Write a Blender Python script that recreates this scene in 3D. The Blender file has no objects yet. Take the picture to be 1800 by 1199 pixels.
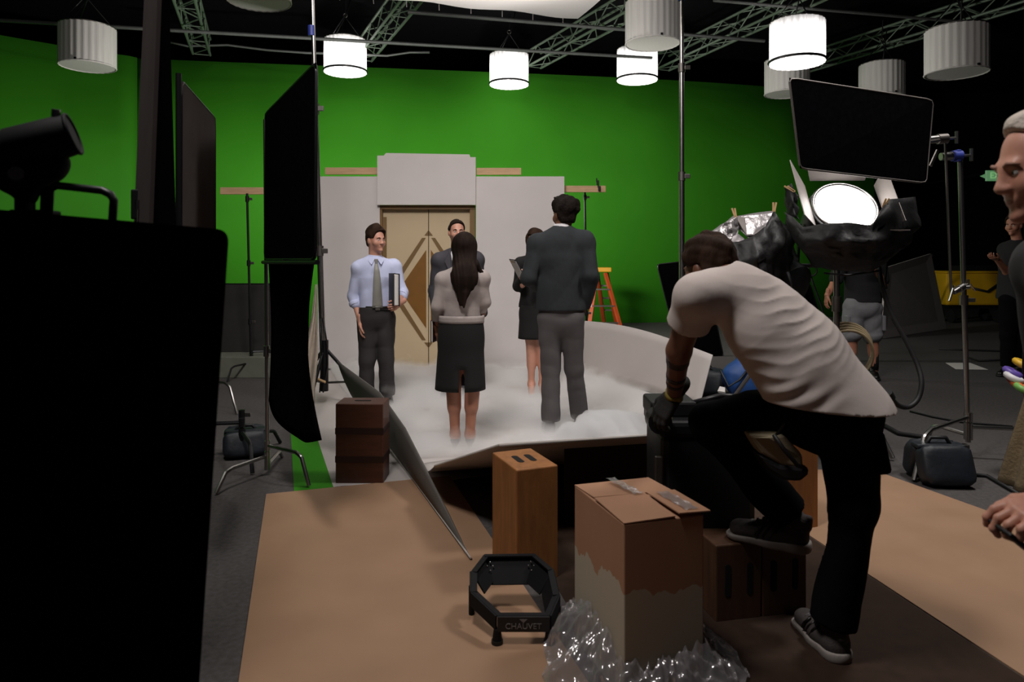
import bpy, bmesh, math, random
import numpy as np
from mathutils import Vector as V, Matrix, noise as MN
random.seed(7); RNG = np.random.RandomState(7)
SC = bpy.context.scene
COL = SC.collection
PI = math.pi
# ------------------------------------------------------------------ camera, exposure, world, large lights
EYE, FPX, CX, HY = 1.45, 1230.0, 900.0, 450.0
cam = bpy.data.cameras.new('camera'); cam.sensor_width = 36; cam.lens = FPX / 1800 * 36
cam.shift_y = -(599.5 - HY) / 1800
cam.clip_start = .05; cam.clip_end = 100
cam.dof.use_dof = True; cam.dof.focus_distance = 5.6; cam.dof.aperture_fstop = 4.0
cam_o = bpy.data.objects.new('camera', cam); COL.objects.link(cam_o)
cam_o.location = (0, 0, EYE); cam_o.rotation_euler = (PI / 2, 0, 0)
SC.camera = cam_o
SC.view_settings.view_transform = 'Standard'
try: SC.view_settings.look = 'None'
except Exception: pass
SC.view_settings.gamma = 1; SC.view_settings.use_curve_mapping = False
SC.view_settings.exposure = 0.0
cy = SC.cycles
cy.max_bounces = 8; cy.diffuse_bounces = 4; cy.glossy_bounces = 3; cy.transmission_bounces = 6; cy.volume_bounces = 5
cy.transparent_max_bounces = 8; cy.caustics_reflective = False; cy.caustics_refractive = False
cy.use_denoising = True; cy.sample_clamp_indirect = 4.0
cy.volume_max_steps = 128
wd = bpy.data.worlds.new('world'); SC.world = wd; wd.use_nodes = True
wd.node_tree.nodes['Background'].inputs[0].default_value = (.75, .62, 1.0, 1)
wd.node_tree.nodes['Background'].inputs[1].default_value = .006

def area_light(name, loc, target, sx, sy, power, color=(1, 1, 1), spread=None):
    l = bpy.data.lights.new(name, 'AREA'); l.shape = 'RECTANGLE'; l.size = sx; l.size_y = sy
    l.energy = power; l.color = color
    if spread: l.spread = spread
    o = bpy.data.objects.new(name, l); COL.objects.link(o); o.location = loc
    d = V(target) - V(loc); o.rotation_euler = d.to_track_quat('-Z', 'Y').to_euler()
    return o
# unseen light added over the diffusion silk: it comes down through the cloth
SILK_POWER, LANTERN_STRENGTH, LENS_STRENGTH = 105, 2.8, 7
area_light('overhead_lamp_bank', (-.35, 7.3, 5.55), (-.35, 7.3, 4.6), 2.6, 2.6, SILK_POWER, (1, .95, .92))

# unseen overhead lamp above and beyond the photographer, aimed down at set and crew
area_light('ceiling_lamp', (-1.2, 1.6, 5.8), (.0, 4.4, 0), .9, .9, 165, (1, .94, .91))
area_light('set_lamp', (-.5, 3.9, 5.35), (-.9, 8.8, .6),   .8, .8, 34, (1, .95, .93), 1.7)  # unseen front light, added to brighten set wall and vinyl
# two unseen lights added behind the set flat to brighten the green wall
area_light('cyc_lamp', (-2.1, 9.7, 2.1), (-6.2, 13.8, 2.1), .7, .35, 190, (1, .97, .92))
area_light('cyc_lamp', (.2, 9.7, 2.1), (3.2, 15.0, 2.0), .7, .35, 170, (1, .97, .92))
area_light('ceiling_lamp', (3.4, 4.2, 5.9), (2.2, 4.8, 0), .9, .9, 66, (1, .95, .92), 1.75)  # second overhead light, unseen, added to lift this side's sheet and carpet
def W(px, py, Y): return V(((px - CX) / FPX * Y, Y, EYE - (py - HY) / FPX * Y))
def G(px, py):
    Y = EYE * FPX / (py - HY); return V(((px - CX) / FPX * Y, Y, 0))
def unit(v): return V(v).normalized()
def lerp(a, b, t): return V(a) * (1 - t) + V(b) * t
# ------------------------------------------------------------------ materials
def lin(c):
    return tuple(((x / 255) / 12.92 if x / 255 <= .04045 else ((x / 255 + .055) / 1.055) ** 2.4) for x in c)
MATS = {}
def mat(name, rgb, rough=.7, metal=0, var=.12, scale=8, bump=.0, bscale=60, spec=.5, stretch=None, sheen=0, rgb2=None, coat=0):
    if name in MATS: return MATS[name]
    m = bpy.data.materials.new(name); m.use_nodes = True; nt = m.node_tree; N, L = nt.nodes, nt.links
    b = N['Principled BSDF']
    b.inputs['Roughness'].default_value = rough; b.inputs['Metallic'].default_value = metal
    b.inputs['Specular IOR Level'].default_value = spec
    if sheen: b.inputs['Sheen Weight'].default_value = sheen
    if coat: b.inputs['Coat Weight'].default_value = coat
    tc = N.new('ShaderNodeTexCoord'); mp = N.new('ShaderNodeMapping'); L.new(tc.outputs['Object'], mp.inputs[0])
    if stretch: mp.inputs['Scale'].default_value = stretch
    nz = N.new('ShaderNodeTexNoise'); nz.inputs['Scale'].default_value = scale; nz.inputs['Detail'].default_value = 4
    L.new(mp.outputs[0], nz.inputs['Vector'])
    mx = N.new('ShaderNodeMix'); mx.data_type = 'RGBA'
    c = lin(rgb)
    if rgb2 is None:
        c1 = [max(0, x * (1 - var)) for x in c]; c2 = [min(1, x * (1 + var)) for x in c]
    else: c1, c2 = c, lin(rgb2)
    mx.inputs[6].default_value = (*c1, 1); mx.inputs[7].default_value = (*c2, 1)
    rp = N.new('ShaderNodeMapRange'); rp.inputs[1].default_value = .3; rp.inputs[2].default_value = .7
    L.new(nz.outputs[0], rp.inputs[0]); L.new(rp.outputs[0], mx.inputs[0]); L.new(mx.outputs[2], b.inputs['Base Color'])
    if bump:
        n2 = N.new('ShaderNodeTexNoise'); n2.inputs['Scale'].default_value = bscale; n2.inputs['Detail'].default_value = 3
        L.new(mp.outputs[0], n2.inputs['Vector'])
        bp = N.new('ShaderNodeBump'); bp.inputs['Strength'].default_value = bump; bp.inputs['Distance'].default_value = .01
        L.new(n2.outputs[0], bp.inputs['Height']); L.new(bp.outputs[0], b.inputs['Normal'])
    MATS[name] = m; return m
def emit(name, rgb, strength):
    m = bpy.data.materials.new(name); m.use_nodes = True; b = m.node_tree.nodes['Principled BSDF']
    b.inputs['Base Color'].default_value = (.8, .8, .8, 1); b.inputs['Emission Color'].default_value = (*rgb, 1)
    b.inputs['Emission Strength'].default_value = strength
    MATS[name] = m; return m
M_GREEN = mat('chroma_green_paint', (58, 140, 26), .75, var=.05, scale=1.2, spec=.2)
M_CARPET = mat('grey_carpet', (84, 81, 80), .95, var=.18, scale=40, bump=.5, bscale=300, spec=.1)
M_BLACKWALL = mat('black_wall_paint', (14, 13, 16), .9, var=.2, spec=.1)
M_HARD = mat('tan_hardboard', (154, 122, 96), .6, var=.07, scale=3, spec=.3)
M_SHADED_SHEET = mat('dark_brown_floor_mat', (50, 36, 27), .85, var=.15, scale=20, spec=.2)  # hardboard in shade, the darkness mixed into its colour
M_VINYL = mat('white_vinyl', (190, 183, 179), .6, var=.03, scale=2, spec=.3)
M_FLAT = mat('painted_white_flat', (216, 209, 207), .7, var=.025, scale=2.5, spec=.2)
M_CREAM = mat('cream_door_paint', (205, 184, 150), .6, var=.03, scale=2, spec=.3)
M_GOLD = mat('golden_brown_paint', (128, 86, 28), .5, var=.08, scale=5)
M_BROWN = mat('bronze_brown_paint', (120, 92, 54), .55, var=.06, scale=5)
M_DARK = mat('dark_gap', (30, 24, 20), .8)
M_PINE = mat('raw_pine_board', (208, 172, 132), .7, var=.12, scale=6, stretch=(1, 8, 8))
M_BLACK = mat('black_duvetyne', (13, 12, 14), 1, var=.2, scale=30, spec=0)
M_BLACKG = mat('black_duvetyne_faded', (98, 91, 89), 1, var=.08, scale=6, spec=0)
M_BOARDK = mat('black_foam_board', (46, 44, 42), .8, var=.1, scale=4, spec=.25)
M_DAMK = mat('grey_black_board', (96, 92, 88), .8, var=.08, scale=4, spec=.2)
M_EDGE = mat('white_board_edge', (180, 174, 168), .8)
M_CHROME = mat('chrome_steel', (170, 168, 165), .28, 1, var=.05)
M_STEEL = mat('dull_steel', (120, 116, 112), .45, 1, var=.1)
M_BLKPAINT = mat('matt_black_paint', (11, 11, 13), .7, var=.15, spec=.25)
M_WIRE = mat('flag_wire', (120, 114, 110), .5, .6)
M_TRUSS = mat('green_grey_truss', (98, 112, 96), .5, .3, var=.1)
M_PIPE = mat('grey_pipe', (104, 106, 104), .5, .3, var=.1)
M_BLKMET = mat('black_metal', (20, 20, 22), .4, .2, var=.15)
M_BLKPLAS = mat('black_plastic', (17, 16, 18), .55, var=.15)
M_PLY = mat('apple_box_birch', (150, 98, 52), .6, var=.2, scale=5, stretch=(6, 6, 1), bump=.1, bscale=40)
M_PLYD = mat('apple_box_dark_varnish', (84, 50, 36), .5, var=.2, scale=6, stretch=(1, 6, 6), bump=.1)
M_PLYW = mat('apple_box_dark_walnut', (78, 52, 34), .6, var=.2, scale=6, stretch=(6, 6, 1), bump=.1)
M_SLOT = mat('hand_hole_dark', (14, 9, 7), .9)
M_BAND = mat('brown_dark_tape', (42, 22, 18), .5)
M_ORANGE = mat('orange_fibreglass', (158, 60, 16), .6, var=.08)
M_YELLOW = mat('yellow_plastic', (176, 128, 14), .6, var=.06)
M_YELCART = mat('yellow_cart_paint', (206, 160, 22), .5, var=.12, scale=3)
M_NAVY = mat('navy_nylon', (16, 23, 31), .55, var=.2, scale=10, bump=.2, bscale=25)
M_BLUE = mat('blue_nylon', (34, 74, 136), .55, var=.15, scale=8, bump=.25, bscale=18)
M_BLUETAPE = mat('blue_tape', (44, 58, 140), .5)
M_MUSLIN = mat('beige_muslin', (150, 138, 124), .9, var=.12, scale=12, bump=.2, bscale=20)
M_KHAKI = mat('khaki_canvas', (116, 100, 74), .9, var=.2, scale=9, bump=.4, bscale=60)
M_LOOP = mat('beige_hose', (150, 134, 104), .6)
M_RUBBER = mat('black_rubber', (16, 16, 17), .6)
M_PAPER = mat('white_paper', (214, 210, 205), .8, var=.02)
M_FOIL = mat('black_foil', (15, 14, 15), .6, .0, var=.25, scale=9, bump=.5, bscale=22)
M_SILVER = mat('silver_foil', (140, 136, 136), .38, .5, var=.15, scale=9, bump=.6, bscale=26)
M_CLIP = mat('wood_clothespin', (214, 176, 128), .7)
M_FABRIC = mat('white_skirt_fabric', (206, 203, 198), .9, var=.06, scale=4, stretch=(12, 12, .6), bump=.15, bscale=10)
M_GREYBOARD = mat('grey_board', (172, 166, 162), .8, var=.05)
M_RISER = mat('grey_green_riser', (106, 108, 96), .9)
SKIN = [mat('skin_light', (196, 142, 120), .5, var=.07, scale=12), mat('skin_tan', (172, 116, 92), .5, var=.08, scale=12),
        mat('skin_brown', (110, 72, 54), .5, var=.08, scale=12), mat('skin_ruddy', (196, 140, 118), .5, var=.12, scale=14)]
M_LIP = mat('lip', (164, 106, 92), .5)
M_EYEW = mat('eye_white', (200, 195, 190), .3); M_EYED = mat('eye_iris', (30, 22, 18), .2)
M_HAIRD = mat('dark_brown_hair', (34, 24, 19), .75, spec=.12, var=.35, scale=20, stretch=(1, 1, .15), bump=.5, bscale=60)
M_HAIRM = mat('brown_hair', (48, 33, 24), .75, spec=.12, var=.35, scale=24, stretch=(1, 1, .3), bump=.5, bscale=60)
M_HAIRB = mat('black_brown_hair', (26, 19, 16), .75, spec=.12, var=.35, scale=22, bump=.6, bscale=60)
M_HAIRG = mat('grey_white_hair', (196, 184, 172), .6, var=.2, scale=26, bump=.6, bscale=70)
M_SHIRTB = mat('pale_blue_shirt', (196, 202, 232), .8, var=.04, bump=.05)
M_TIE = mat('grey_silk_tie', (140, 138, 130), .45)
M_SLACK = mat('charcoal_slacks', (44, 40, 40), .85, var=.1)
M_SUIT = mat('charcoal_suit', (60, 58, 64), .85, var=.1)
M_SWEATL = mat('pale_grey_knit', (172, 160, 156), .9, var=.05, scale=30, bump=.1, bscale=150)
M_SKIRT = mat('black_skirt_wool', (17, 16, 16), .9)
M_SWEATD = mat('dark_slate_knit', (36, 40, 43), .9, var=.1, scale=30, bump=.1, bscale=150)
M_GREYP = mat('grey_trousers', (84, 80, 80), .85, var=.06)
M_TEE = mat('pale_grey_tshirt', (200, 188, 182), .85, var=.04, bump=.06, bscale=30)
M_JEAN = mat('black_jeans', (11, 10, 13), .95, var=.2, spec=.08)
M_SHOE = mat('dark_grey_mesh_shoe', (70, 64, 62), .8, var=.15, scale=60, bump=.2, bscale=200)
M_SOLE = mat('pale_shoe_sole', (150, 142, 136), .7)
M_SHOEK = mat('black_leather', (16, 14, 13), .35)
M_GLOVE = mat('dark_work_glove', (28, 26, 24), .8, bump=.2); M_OLIVE = mat('olive_trim', (128, 112, 40), .8)
M_SHORTS = mat('grey_cargo_cotton', (120, 120, 122), .9, var=.1, bump=.15, bscale=15)
M_BLKTEE = mat('black_tshirt', (22, 21, 23), .9); M_SOCK = mat('black_sock', (14, 13, 13), .95)
M_WHITE = mat('white_cotton', (214, 210, 212), .8)
M_TATTOO = mat('tattoo_ink', (48, 34, 30), .6)
M_LETTER = mat('grey_lettering', (118, 116, 116), .6)
M_INK = mat('black_stencil_ink', (22, 14, 10), .8)
M_LEATHER = mat('brown_leather', (72, 42, 32), .6)
# cardboard with a ragged whitewashed lower half
def cardboard():
    m = mat('corrugated_cardboard', (166, 124, 96), .8, var=.07, scale=4)
    m2 = m.copy(); m2.name = 'cardboard_whitewashed'; nt = m2.node_tree; N, L = nt.nodes, nt.links
    b = N['Principled BSDF']; src = b.inputs['Base Color'].links[0].from_socket
    g = N.new('ShaderNodeNewGeometry'); sp = N.new('ShaderNodeSeparateXYZ'); L.new(g.outputs['Position'], sp.inputs[0])
    nz = N.new('ShaderNodeTexNoise'); nz.inputs['Scale'].default_value = 14
    mp = N.new('ShaderNodeMapping'); mp.inputs['Scale'].default_value = (1, 1, .25)
    L.new(g.outputs['Position'], mp.inputs[0]); L.new(mp.outputs[0], nz.inputs['Vector'])
    ma = N.new('ShaderNodeMath'); ma.operation = 'MULTIPLY_ADD'; ma.inputs[1].default_value = .16; ma.inputs[2].default_value = .27
    L.new(nz.outputs[0], ma.inputs[0])
    lt = N.new('ShaderNodeMath'); lt.operation = 'LESS_THAN'; L.new(sp.outputs[2], lt.inputs[0]); L.new(ma.outputs[0], lt.inputs[1])
    mx = N.new('ShaderNodeMix'); mx.data_type = 'RGBA'; L.new(lt.outputs[0], mx.inputs[0]); L.new(src, mx.inputs[6])
    mx.inputs[7].default_value = (*lin((178, 168, 150)), 1); L.new(mx.outputs[2], b.inputs['Base Color'])
    return m, m2
M_CARD, M_CARDW = cardboard()
def plastic():
    m = bpy.data.materials.new('clear_plastic_film'); m.use_nodes = True; nt = m.node_tree; N, L = nt.nodes, nt.links
    N.remove(N['Principled BSDF']); out = N['Material Output']
    t = N.new('ShaderNodeBsdfTransparent'); t.inputs[0].default_value = (.9, .9, .9, 1)
    gl = N.new('ShaderNodeBsdfGlossy'); gl.inputs['Roughness'].default_value = .15; gl.inputs[0].default_value = (.9, .88, .9, 1)
    df = N.new('ShaderNodeBsdfDiffuse'); df.inputs[0].default_value = (.6, .57, .58, 1)
    m1 = N.new('ShaderNodeMixShader'); m1.inputs[0].default_value = .45; L.new(gl.outputs[0], m1.inputs[1]); L.new(df.outputs[0], m1.inputs[2])
    m2 = N.new('ShaderNodeMixShader'); m2.inputs[0].default_value = .45; L.new(t.outputs[0], m2.inputs[1]); L.new(m1.outputs[0], m2.inputs[2])
    L.new(m2.outputs[0], out.inputs[0]); return m
M_PLASTIC = plastic()
def silk():
    m = bpy.data.materials.new('diffusion_silk'); m.use_nodes = True; nt = m.node_tree; N, L = nt.nodes, nt.links
    N.remove(N['Principled BSDF']); out = N['Material Output']
    d = N.new('ShaderNodeBsdfDiffuse'); d.inputs[0].default_value = (.8, .78, .76, 1)
    t = N.new('ShaderNodeBsdfTranslucent'); t.inputs[0].default_value = (.8, .77, .74, 1)
    mx = N.new('ShaderNodeMixShader'); mx.inputs[0].default_value = .5; L.new(d.outputs[0], mx.inputs[1]); L.new(t.outputs[0], mx.inputs[2])
    L.new(mx.outputs[0], out.inputs[0]); return m
M_SILK = silk()
def lit_fabric():
    m = mat('lit_skirt_fabric', (206, 203, 198), .9); nt = m.node_tree; N, L = nt.nodes, nt.links; b = N['Principled BSDF']
    tc = N.new('ShaderNodeTexCoord'); sp = N.new('ShaderNodeSeparateXYZ'); L.new(tc.outputs['Object'], sp.inputs[0])
    mr = N.new('ShaderNodeMapRange'); mr.inputs[1].default_value = .62; mr.inputs[2].default_value = .34
    mr.inputs[3].default_value = .035; mr.inputs[4].default_value = 1; L.new(sp.outputs[2], mr.inputs[0])
    mp = N.new('ShaderNodeMapping'); mp.inputs['Scale'].default_value = (14, 14, .8); L.new(tc.outputs['Object'], mp.inputs[0])
    nz = N.new('ShaderNodeTexNoise'); nz.inputs['Scale'].default_value = 1; L.new(mp.outputs[0], nz.inputs['Vector'])
    mu = N.new('ShaderNodeMath'); mu.operation = 'MULTIPLY'; L.new(mr.outputs[0], mu.inputs[0]); L.new(nz.outputs[0], mu.inputs[1])
    m3 = N.new('ShaderNodeMath'); m3.operation = 'MULTIPLY'; m3.inputs[1].default_value = 2 * LANTERN_STRENGTH; L.new(mu.outputs[0], m3.inputs[0])
    b.inputs['Emission Color'].default_value = (1, .96, .95, 1); L.new(m3.outputs[0], b.inputs['Emission Strength'])
    return m
M_LIT = lit_fabric(); M_LITB = emit('lit_lantern_bottom', (1, .96, .95), LANTERN_STRENGTH)
M_LENS = emit('lit_fresnel_glass', (1, .96, .93), LENS_STRENGTH)
M_EXIT = emit('exit_sign_green', (.12, .6, .16), .22); M_EXITL = emit('exit_sign_letters', (.3, .8, .25), .4)
M_LED = emit('small_white_indicator', (.9, .9, 1), .6)
# ------------------------------------------------------------------ mesh builder
class MB:
    def __init__(s): s.v = []; s.f = []
    def add(s, vs, fs):
        o = len(s.v); s.v += [V(x) for x in vs]; s.f += [tuple(i + o for i in f) for f in fs]; return s
    def hexa(s, p):  # 8 corners: bottom 0-3, top 4-7
        return s.add(p, [(3, 2, 1, 0), (4, 5, 6, 7), (0, 1, 5, 4), (1, 2, 6, 5), (2, 3, 7, 6), (3, 0, 4, 7)])
    def box(s, c, size, ax=None):
        c = V(c); X, Y, Z = ax or (V((1, 0, 0)), V((0, 1, 0)), V((0, 0, 1)))
        a, b, d = [q / 2 for q in size]
        cs = [(-1, -1, -1), (1, -1, -1), (1, 1, -1), (-1, 1, -1), (-1, -1, 1), (1, -1, 1), (1, 1, 1), (-1, 1, 1)]
        return s.hexa([c + X * (i * a) + Y * (j * b) + Z * (k * d) for i, j, k in cs])
    def board(s, q, t, n=None):  # quad q (4 pts), thickness t along its normal
        q = [V(x) for x in q]
        if n is None: n = (q[1] - q[0]).cross(q[3] - q[0]).normalized()
        n = V(n) * t
        return s.hexa(q + [x + n for x in q])
    def prism(s, poly, vec):
        poly = [V(x) for x in poly]; n = len(poly); vec = V(vec)
        fs = [tuple(range(n))[::-1], tuple(range(n, 2 * n))] + [(i, (i + 1) % n, n + (i + 1) % n, n + i) for i in range(n)]
        return s.add(poly + [p + vec for p in poly], fs)
    def beam(s, a, b, w, h, up=(0, 0, 1)):
        a, b = V(a), V(b); d = (b - a).normalized(); up = V(up)
        if abs(d.dot(up)) > .98: up = V((1, 0, 0))
        x = d.cross(up).normalized(); z = x.cross(d)
        return s.box((a + b) / 2, (w, (b - a).length, h), (x, d, z))
    def tube(s, pts, r, n=8, caps=True):
        pts = [V(p) for p in pts]; m = len(pts); rs = r if isinstance(r, (list, tuple)) else [r] * m
        vs = []; px = None
        for i, p in enumerate(pts):
            d = (pts[min(i + 1, m - 1)] - pts[max(i - 1, 0)]).normalized()
            if px is None:
                px = d.cross(V((0, 0, 1)))
                if px.length < .05: px = d.cross(V((1, 0, 0)))
            px = (px - d * px.dot(d)).normalized(); py = d.cross(px)
            for k in range(n):
                a = 2 * PI * k / n; vs.append(p + (px * math.cos(a) + py * math.sin(a)) * rs[i])
        fs = [(i * n + k, i * n + (k + 1) % n, (i + 1) * n + (k + 1) % n, (i + 1) * n + k) for i in range(m - 1) for k in range(n)]
        if caps: fs += [tuple(range(n))[::-1], tuple((m - 1) * n + k for k in range(n))]
        return s.add(vs, fs)
    def cyl(s, a, b, r, n=16, r2=None): return s.tube([a, b], [r, r if r2 is None else r2], n)
    def ring(s, c, R, r, nrm=(0, 0, 1), n=28, m=6):
        nrm = V(nrm).normalized(); x = nrm.orthogonal().normalized(); y = nrm.cross(x); c = V(c); vs = []
        for i in range(n):
            a = 2 * PI * i / n; d = x * math.cos(a) + y * math.sin(a)
            for k in range(m):
                b = 2 * PI * k / m; vs.append(c + d * (R + r * math.cos(b)) + nrm * (r * math.sin(b)))
        return s.add(vs, [(i * m + k, ((i + 1) % n) * m + k, ((i + 1) % n) * m + (k + 1) % m, i * m + (k + 1) % m) for i in range(n) for k in range(m)])
    def grid(s, fn, nu, nv, closeu=False):
        vs = [fn(i / nu if closeu else i / (nu - 1), j / (nv - 1)) for i in range(nu) for j in range(nv)]
        fs = [(i * nv + j, ((i + 1) % nu) * nv + j, ((i + 1) % nu) * nv + j + 1, i * nv + j + 1) for i in range(nu if closeu else nu - 1) for j in range(nv - 1)]
        return s.add(vs, fs)
    def ell(s, c, r, n=12, m=8, ax=None):
        c = V(c); X, Y, Z = ax or (V((1, 0, 0)), V((0, 1, 0)), V((0, 0, 1))); r = (r, r, r) if not isinstance(r, (tuple, list)) else r
        vs = [c - Z * r[2]]
        for j in range(1, m):
            t = PI * j / m - PI / 2
            for i in range(n):
                a = 2 * PI * i / n; vs.append(c + X * (r[0] * math.cos(a) * math.cos(t)) + Y * (r[1] * math.sin(a) * math.cos(t)) + Z * (r[2] * math.sin(t)))
        vs.append(c + Z * r[2]); L = len(vs) - 1
        fs = [(0, 1 + (i + 1) % n, 1 + i) for i in range(n)] + [(L, L - n + i, L - n + (i + 1) % n) for i in range(n)]
        fs += [(1 + j * n + i, 1 + j * n + (i + 1) % n, 1 + (j + 1) * n + (i + 1) % n, 1 + (j + 1) * n + i) for j in range(m - 2) for i in range(n)]
        return s.add(vs, fs)
    def sell(s, c, r, e=.45, n=28, m=16, ax=None, bump=0, seed=0):
        c = V(c); X, Y, Z = ax or (V((1, 0, 0)), V((0, 1, 0)), V((0, 0, 1))); ph = np.random.RandomState(seed).rand(4) * 6.28
        def p(x): return math.copysign(abs(x) ** e, x)
        def fn(u, v):
            a, t = 2 * PI * u, PI * (v - .5); k = 1 + bump * (math.sin(5 * a + 7 * t + ph[0]) + .7 * math.sin(9 * a - 5 * t + ph[1]) + .5 * math.sin(3 * a + 13 * t + ph[2]))
            return c + X * (r[0] * p(math.cos(a)) * p(math.cos(t)) * k) + Y * (r[1] * p(math.sin(a)) * p(math.cos(t)) * k) + Z * (r[2] * p(math.sin(t)) * k)
        return s.grid(fn, n, m, True)
    def build(s, name, m, parent=None, smooth=False, bevel=0, solid=0, subsurf=0, label=None):
        off = V(parent.get('_org', (0, 0, 0))) if parent else V((0, 0, 0))
        me = bpy.data.meshes.new(name); me.from_pydata([tuple(x - off) for x in s.v], [], s.f)
        bm = bmesh.new(); bm.from_mesh(me); bmesh.ops.recalc_face_normals(bm, faces=bm.faces); bm.to_mesh(me); bm.free()
        return finish(name, me, m, parent, smooth, bevel, solid, subsurf, label)
def finish(name, me, m, parent=None, smooth=False, bevel=0, solid=0, subsurf=0, label=None):
    for q in (m if isinstance(m, list) else [m]): me.materials.append(q)
    o = bpy.data.objects.new(name, me); COL.objects.link(o)
    if parent: o.parent = parent; o['_org'] = parent.get('_org', (0, 0, 0))
    if smooth:
        me.shade_smooth()
        if smooth != 'all': me.set_sharp_from_angle(angle=.7)
    if solid:
        md = o.modifiers.new('s', 'SOLIDIFY'); md.thickness = solid; md.offset = 0
    if bevel:
        md = o.modifiers.new('b', 'BEVEL'); md.width = bevel; md.segments = 2; md.limit_method = 'ANGLE'
    if subsurf:
        md = o.modifiers.new('u', 'SUBSURF'); md.levels = subsurf; md.render_levels = subsurf
    if label: o['label'] = label
    return o
def tag(o, label, cat, group=None, kind=None):
    o['label'] = label; o['category'] = cat
    if group: o['group'] = group
    if kind: o['kind'] = kind
    return o
def thing(name, label, cat, loc=(0, 0, 0), group=None):
    o = bpy.data.objects.new(name, None); COL.objects.link(o); o.location = loc; o['_org'] = tuple(loc); o.empty_display_size = .1
    return tag(o, label, cat, group)
def struct(o): o['kind'] = 'structure'; return o
def dup(root, loc, label, group=None):
    r = root.copy(); COL.objects.link(r); r.location = loc; r['label'] = label
    if group: r['group'] = group
    for c in list(root.children):
        d = c.copy(); COL.objects.link(d); d.parent = r
        for g in list(c.children):
            e = g.copy(); COL.objects.link(e); e.parent = d
    return r
def text(body, size, origin, xdir, ydir, m, parent, name='lettering', depth=.001):
    cu = bpy.data.curves.new(name, 'FONT'); cu.body = body; cu.size = size; cu.extrude = depth; cu.align_x = 'CENTER'; cu.align_y = 'CENTER'
    cu.materials.append(m); tmp = bpy.data.objects.new(name, cu); COL.objects.link(tmp); bpy.context.view_layer.update()
    me = bpy.data.meshes.new_from_object(tmp.evaluated_get(bpy.context.evaluated_depsgraph_get())); bpy.data.objects.remove(tmp)
    me.materials.clear(); me.materials.append(m); o = bpy.data.objects.new(name, me); COL.objects.link(o)
    x, y = V(xdir).normalized(), V(ydir).normalized(); z = x.cross(y); off = V(parent.get('_org', (0, 0, 0)))
    mw = Matrix((x, y, z)).transposed().to_4x4(); mw.translation = V(origin) - off
    o.parent = parent; o.matrix_local = mw
    return o
# ------------------------------------------------------------------ implicit surfaces for bodies and clothes
class Sdf:
    def __init__(s): s.p = []; s.cuts = []
    def cone(s, a, b, ra, rb=None, k=.02, flat=None, sub=False):
        a, b = np.array(a, float), np.array(b, float); rb = ra if rb is None else rb; R = max(ra, rb); ba = b - a; L2 = ba @ ba + 1e-12
        if flat is not None: fd = np.array(flat[0], float); fd /= np.linalg.norm(fd); ff = 1 / flat[1] - 1
        def fn(P):
            d = P - a; t = np.clip(d @ ba / L2, 0, 1); d = d - t[..., None] * ba
            if flat is not None: d = d + (d @ fd)[..., None] * ff * fd
            return np.sqrt((d * d).sum(-1)) - (ra + t * (rb - ra))
        s.p.append((fn, np.minimum(a, b) - R, np.maximum(a, b) + R, k, sub)); return s
    def ell(s, c, r, ax=None, k=.02, sub=False):
        c = np.array(c, float); r = np.array(r, float); A = np.array([list(q) for q in ax]) if ax else np.eye(3)
        def fn(P):
            q = (P - c) @ A.T; k0 = np.sqrt(((q / r) ** 2).sum(-1)); k1 = np.sqrt(((q / r ** 2) ** 2).sum(-1)) + 1e-9
            return k0 * (k0 - 1) / k1
        R = r.max(); s.p.append((fn, c - R, c + R, k, sub)); return s
    def cut(s, pt, n):
        n = np.array(n, float); s.cuts.append((np.array(pt, float), n / np.linalg.norm(n))); return s
    def region(s, fn): s.cuts.append(fn); return s
    def mesh(s, h, noise=None):
        adds = [p for p in s.p if not p[4]]
        lo = np.min([p[1] for p in adds], 0) - .035; hi = np.max([p[2] for p in adds], 0) + .035
        n = np.ceil((hi - lo) / h).astype(int) + 1
        F = np.full(n, .5, np.float32); ax = [lo[i] + h * np.arange(n[i]) for i in range(3)]
        def sub(i0, i1):
            g = np.meshgrid(*[ax[d][i0[d]:i1[d]] for d in range(3)], indexing='ij'); return np.stack(g, -1)
        for fn, a, b, k, neg in s.p:
            m = k + .03
            i0 = np.clip(np.floor((a - m - lo) / h).astype(int), 0, n); i1 = np.clip(np.ceil((b + m - lo) / h).astype(int) + 1, 0, n)
            if (i1 <= i0).any(): continue
            sl = tuple(slice(i0[d], i1[d]) for d in range(3)); d2 = fn(sub(i0, i1)); f = F[sl]
            hh = np.maximum(k - np.abs(f - d2), 0) / k if not neg else np.maximum(k - np.abs(f + d2), 0) / k
            F[sl] = np.minimum(f, d2) - hh * hh * k * .25 if not neg else np.maximum(f, -d2) + hh * hh * k * .25
        near = np.abs(F) < .09
        idx = np.argwhere(near); P = lo + h * idx; val = F[near].astype(float)
        if noise is not None: val = val + noise(P)
        for c in s.cuts:
            val = np.maximum(val, c(P)) if callable(c) else np.maximum(val, (P - c[0]) @ c[1])
        F[near] = val
        # deep inside voxels beyond a cut
        deep = F < -.089
        if s.cuts and deep.any():
            idx = np.argwhere(deep); P = lo + h * idx; val = F[deep].astype(float)
            for c in s.cuts: val = np.maximum(val, c(P)) if callable(c) else np.maximum(val, (P - c[0]) @ c[1])
            F[deep] = val
        return surface_nets(F, lo, h)
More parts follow.
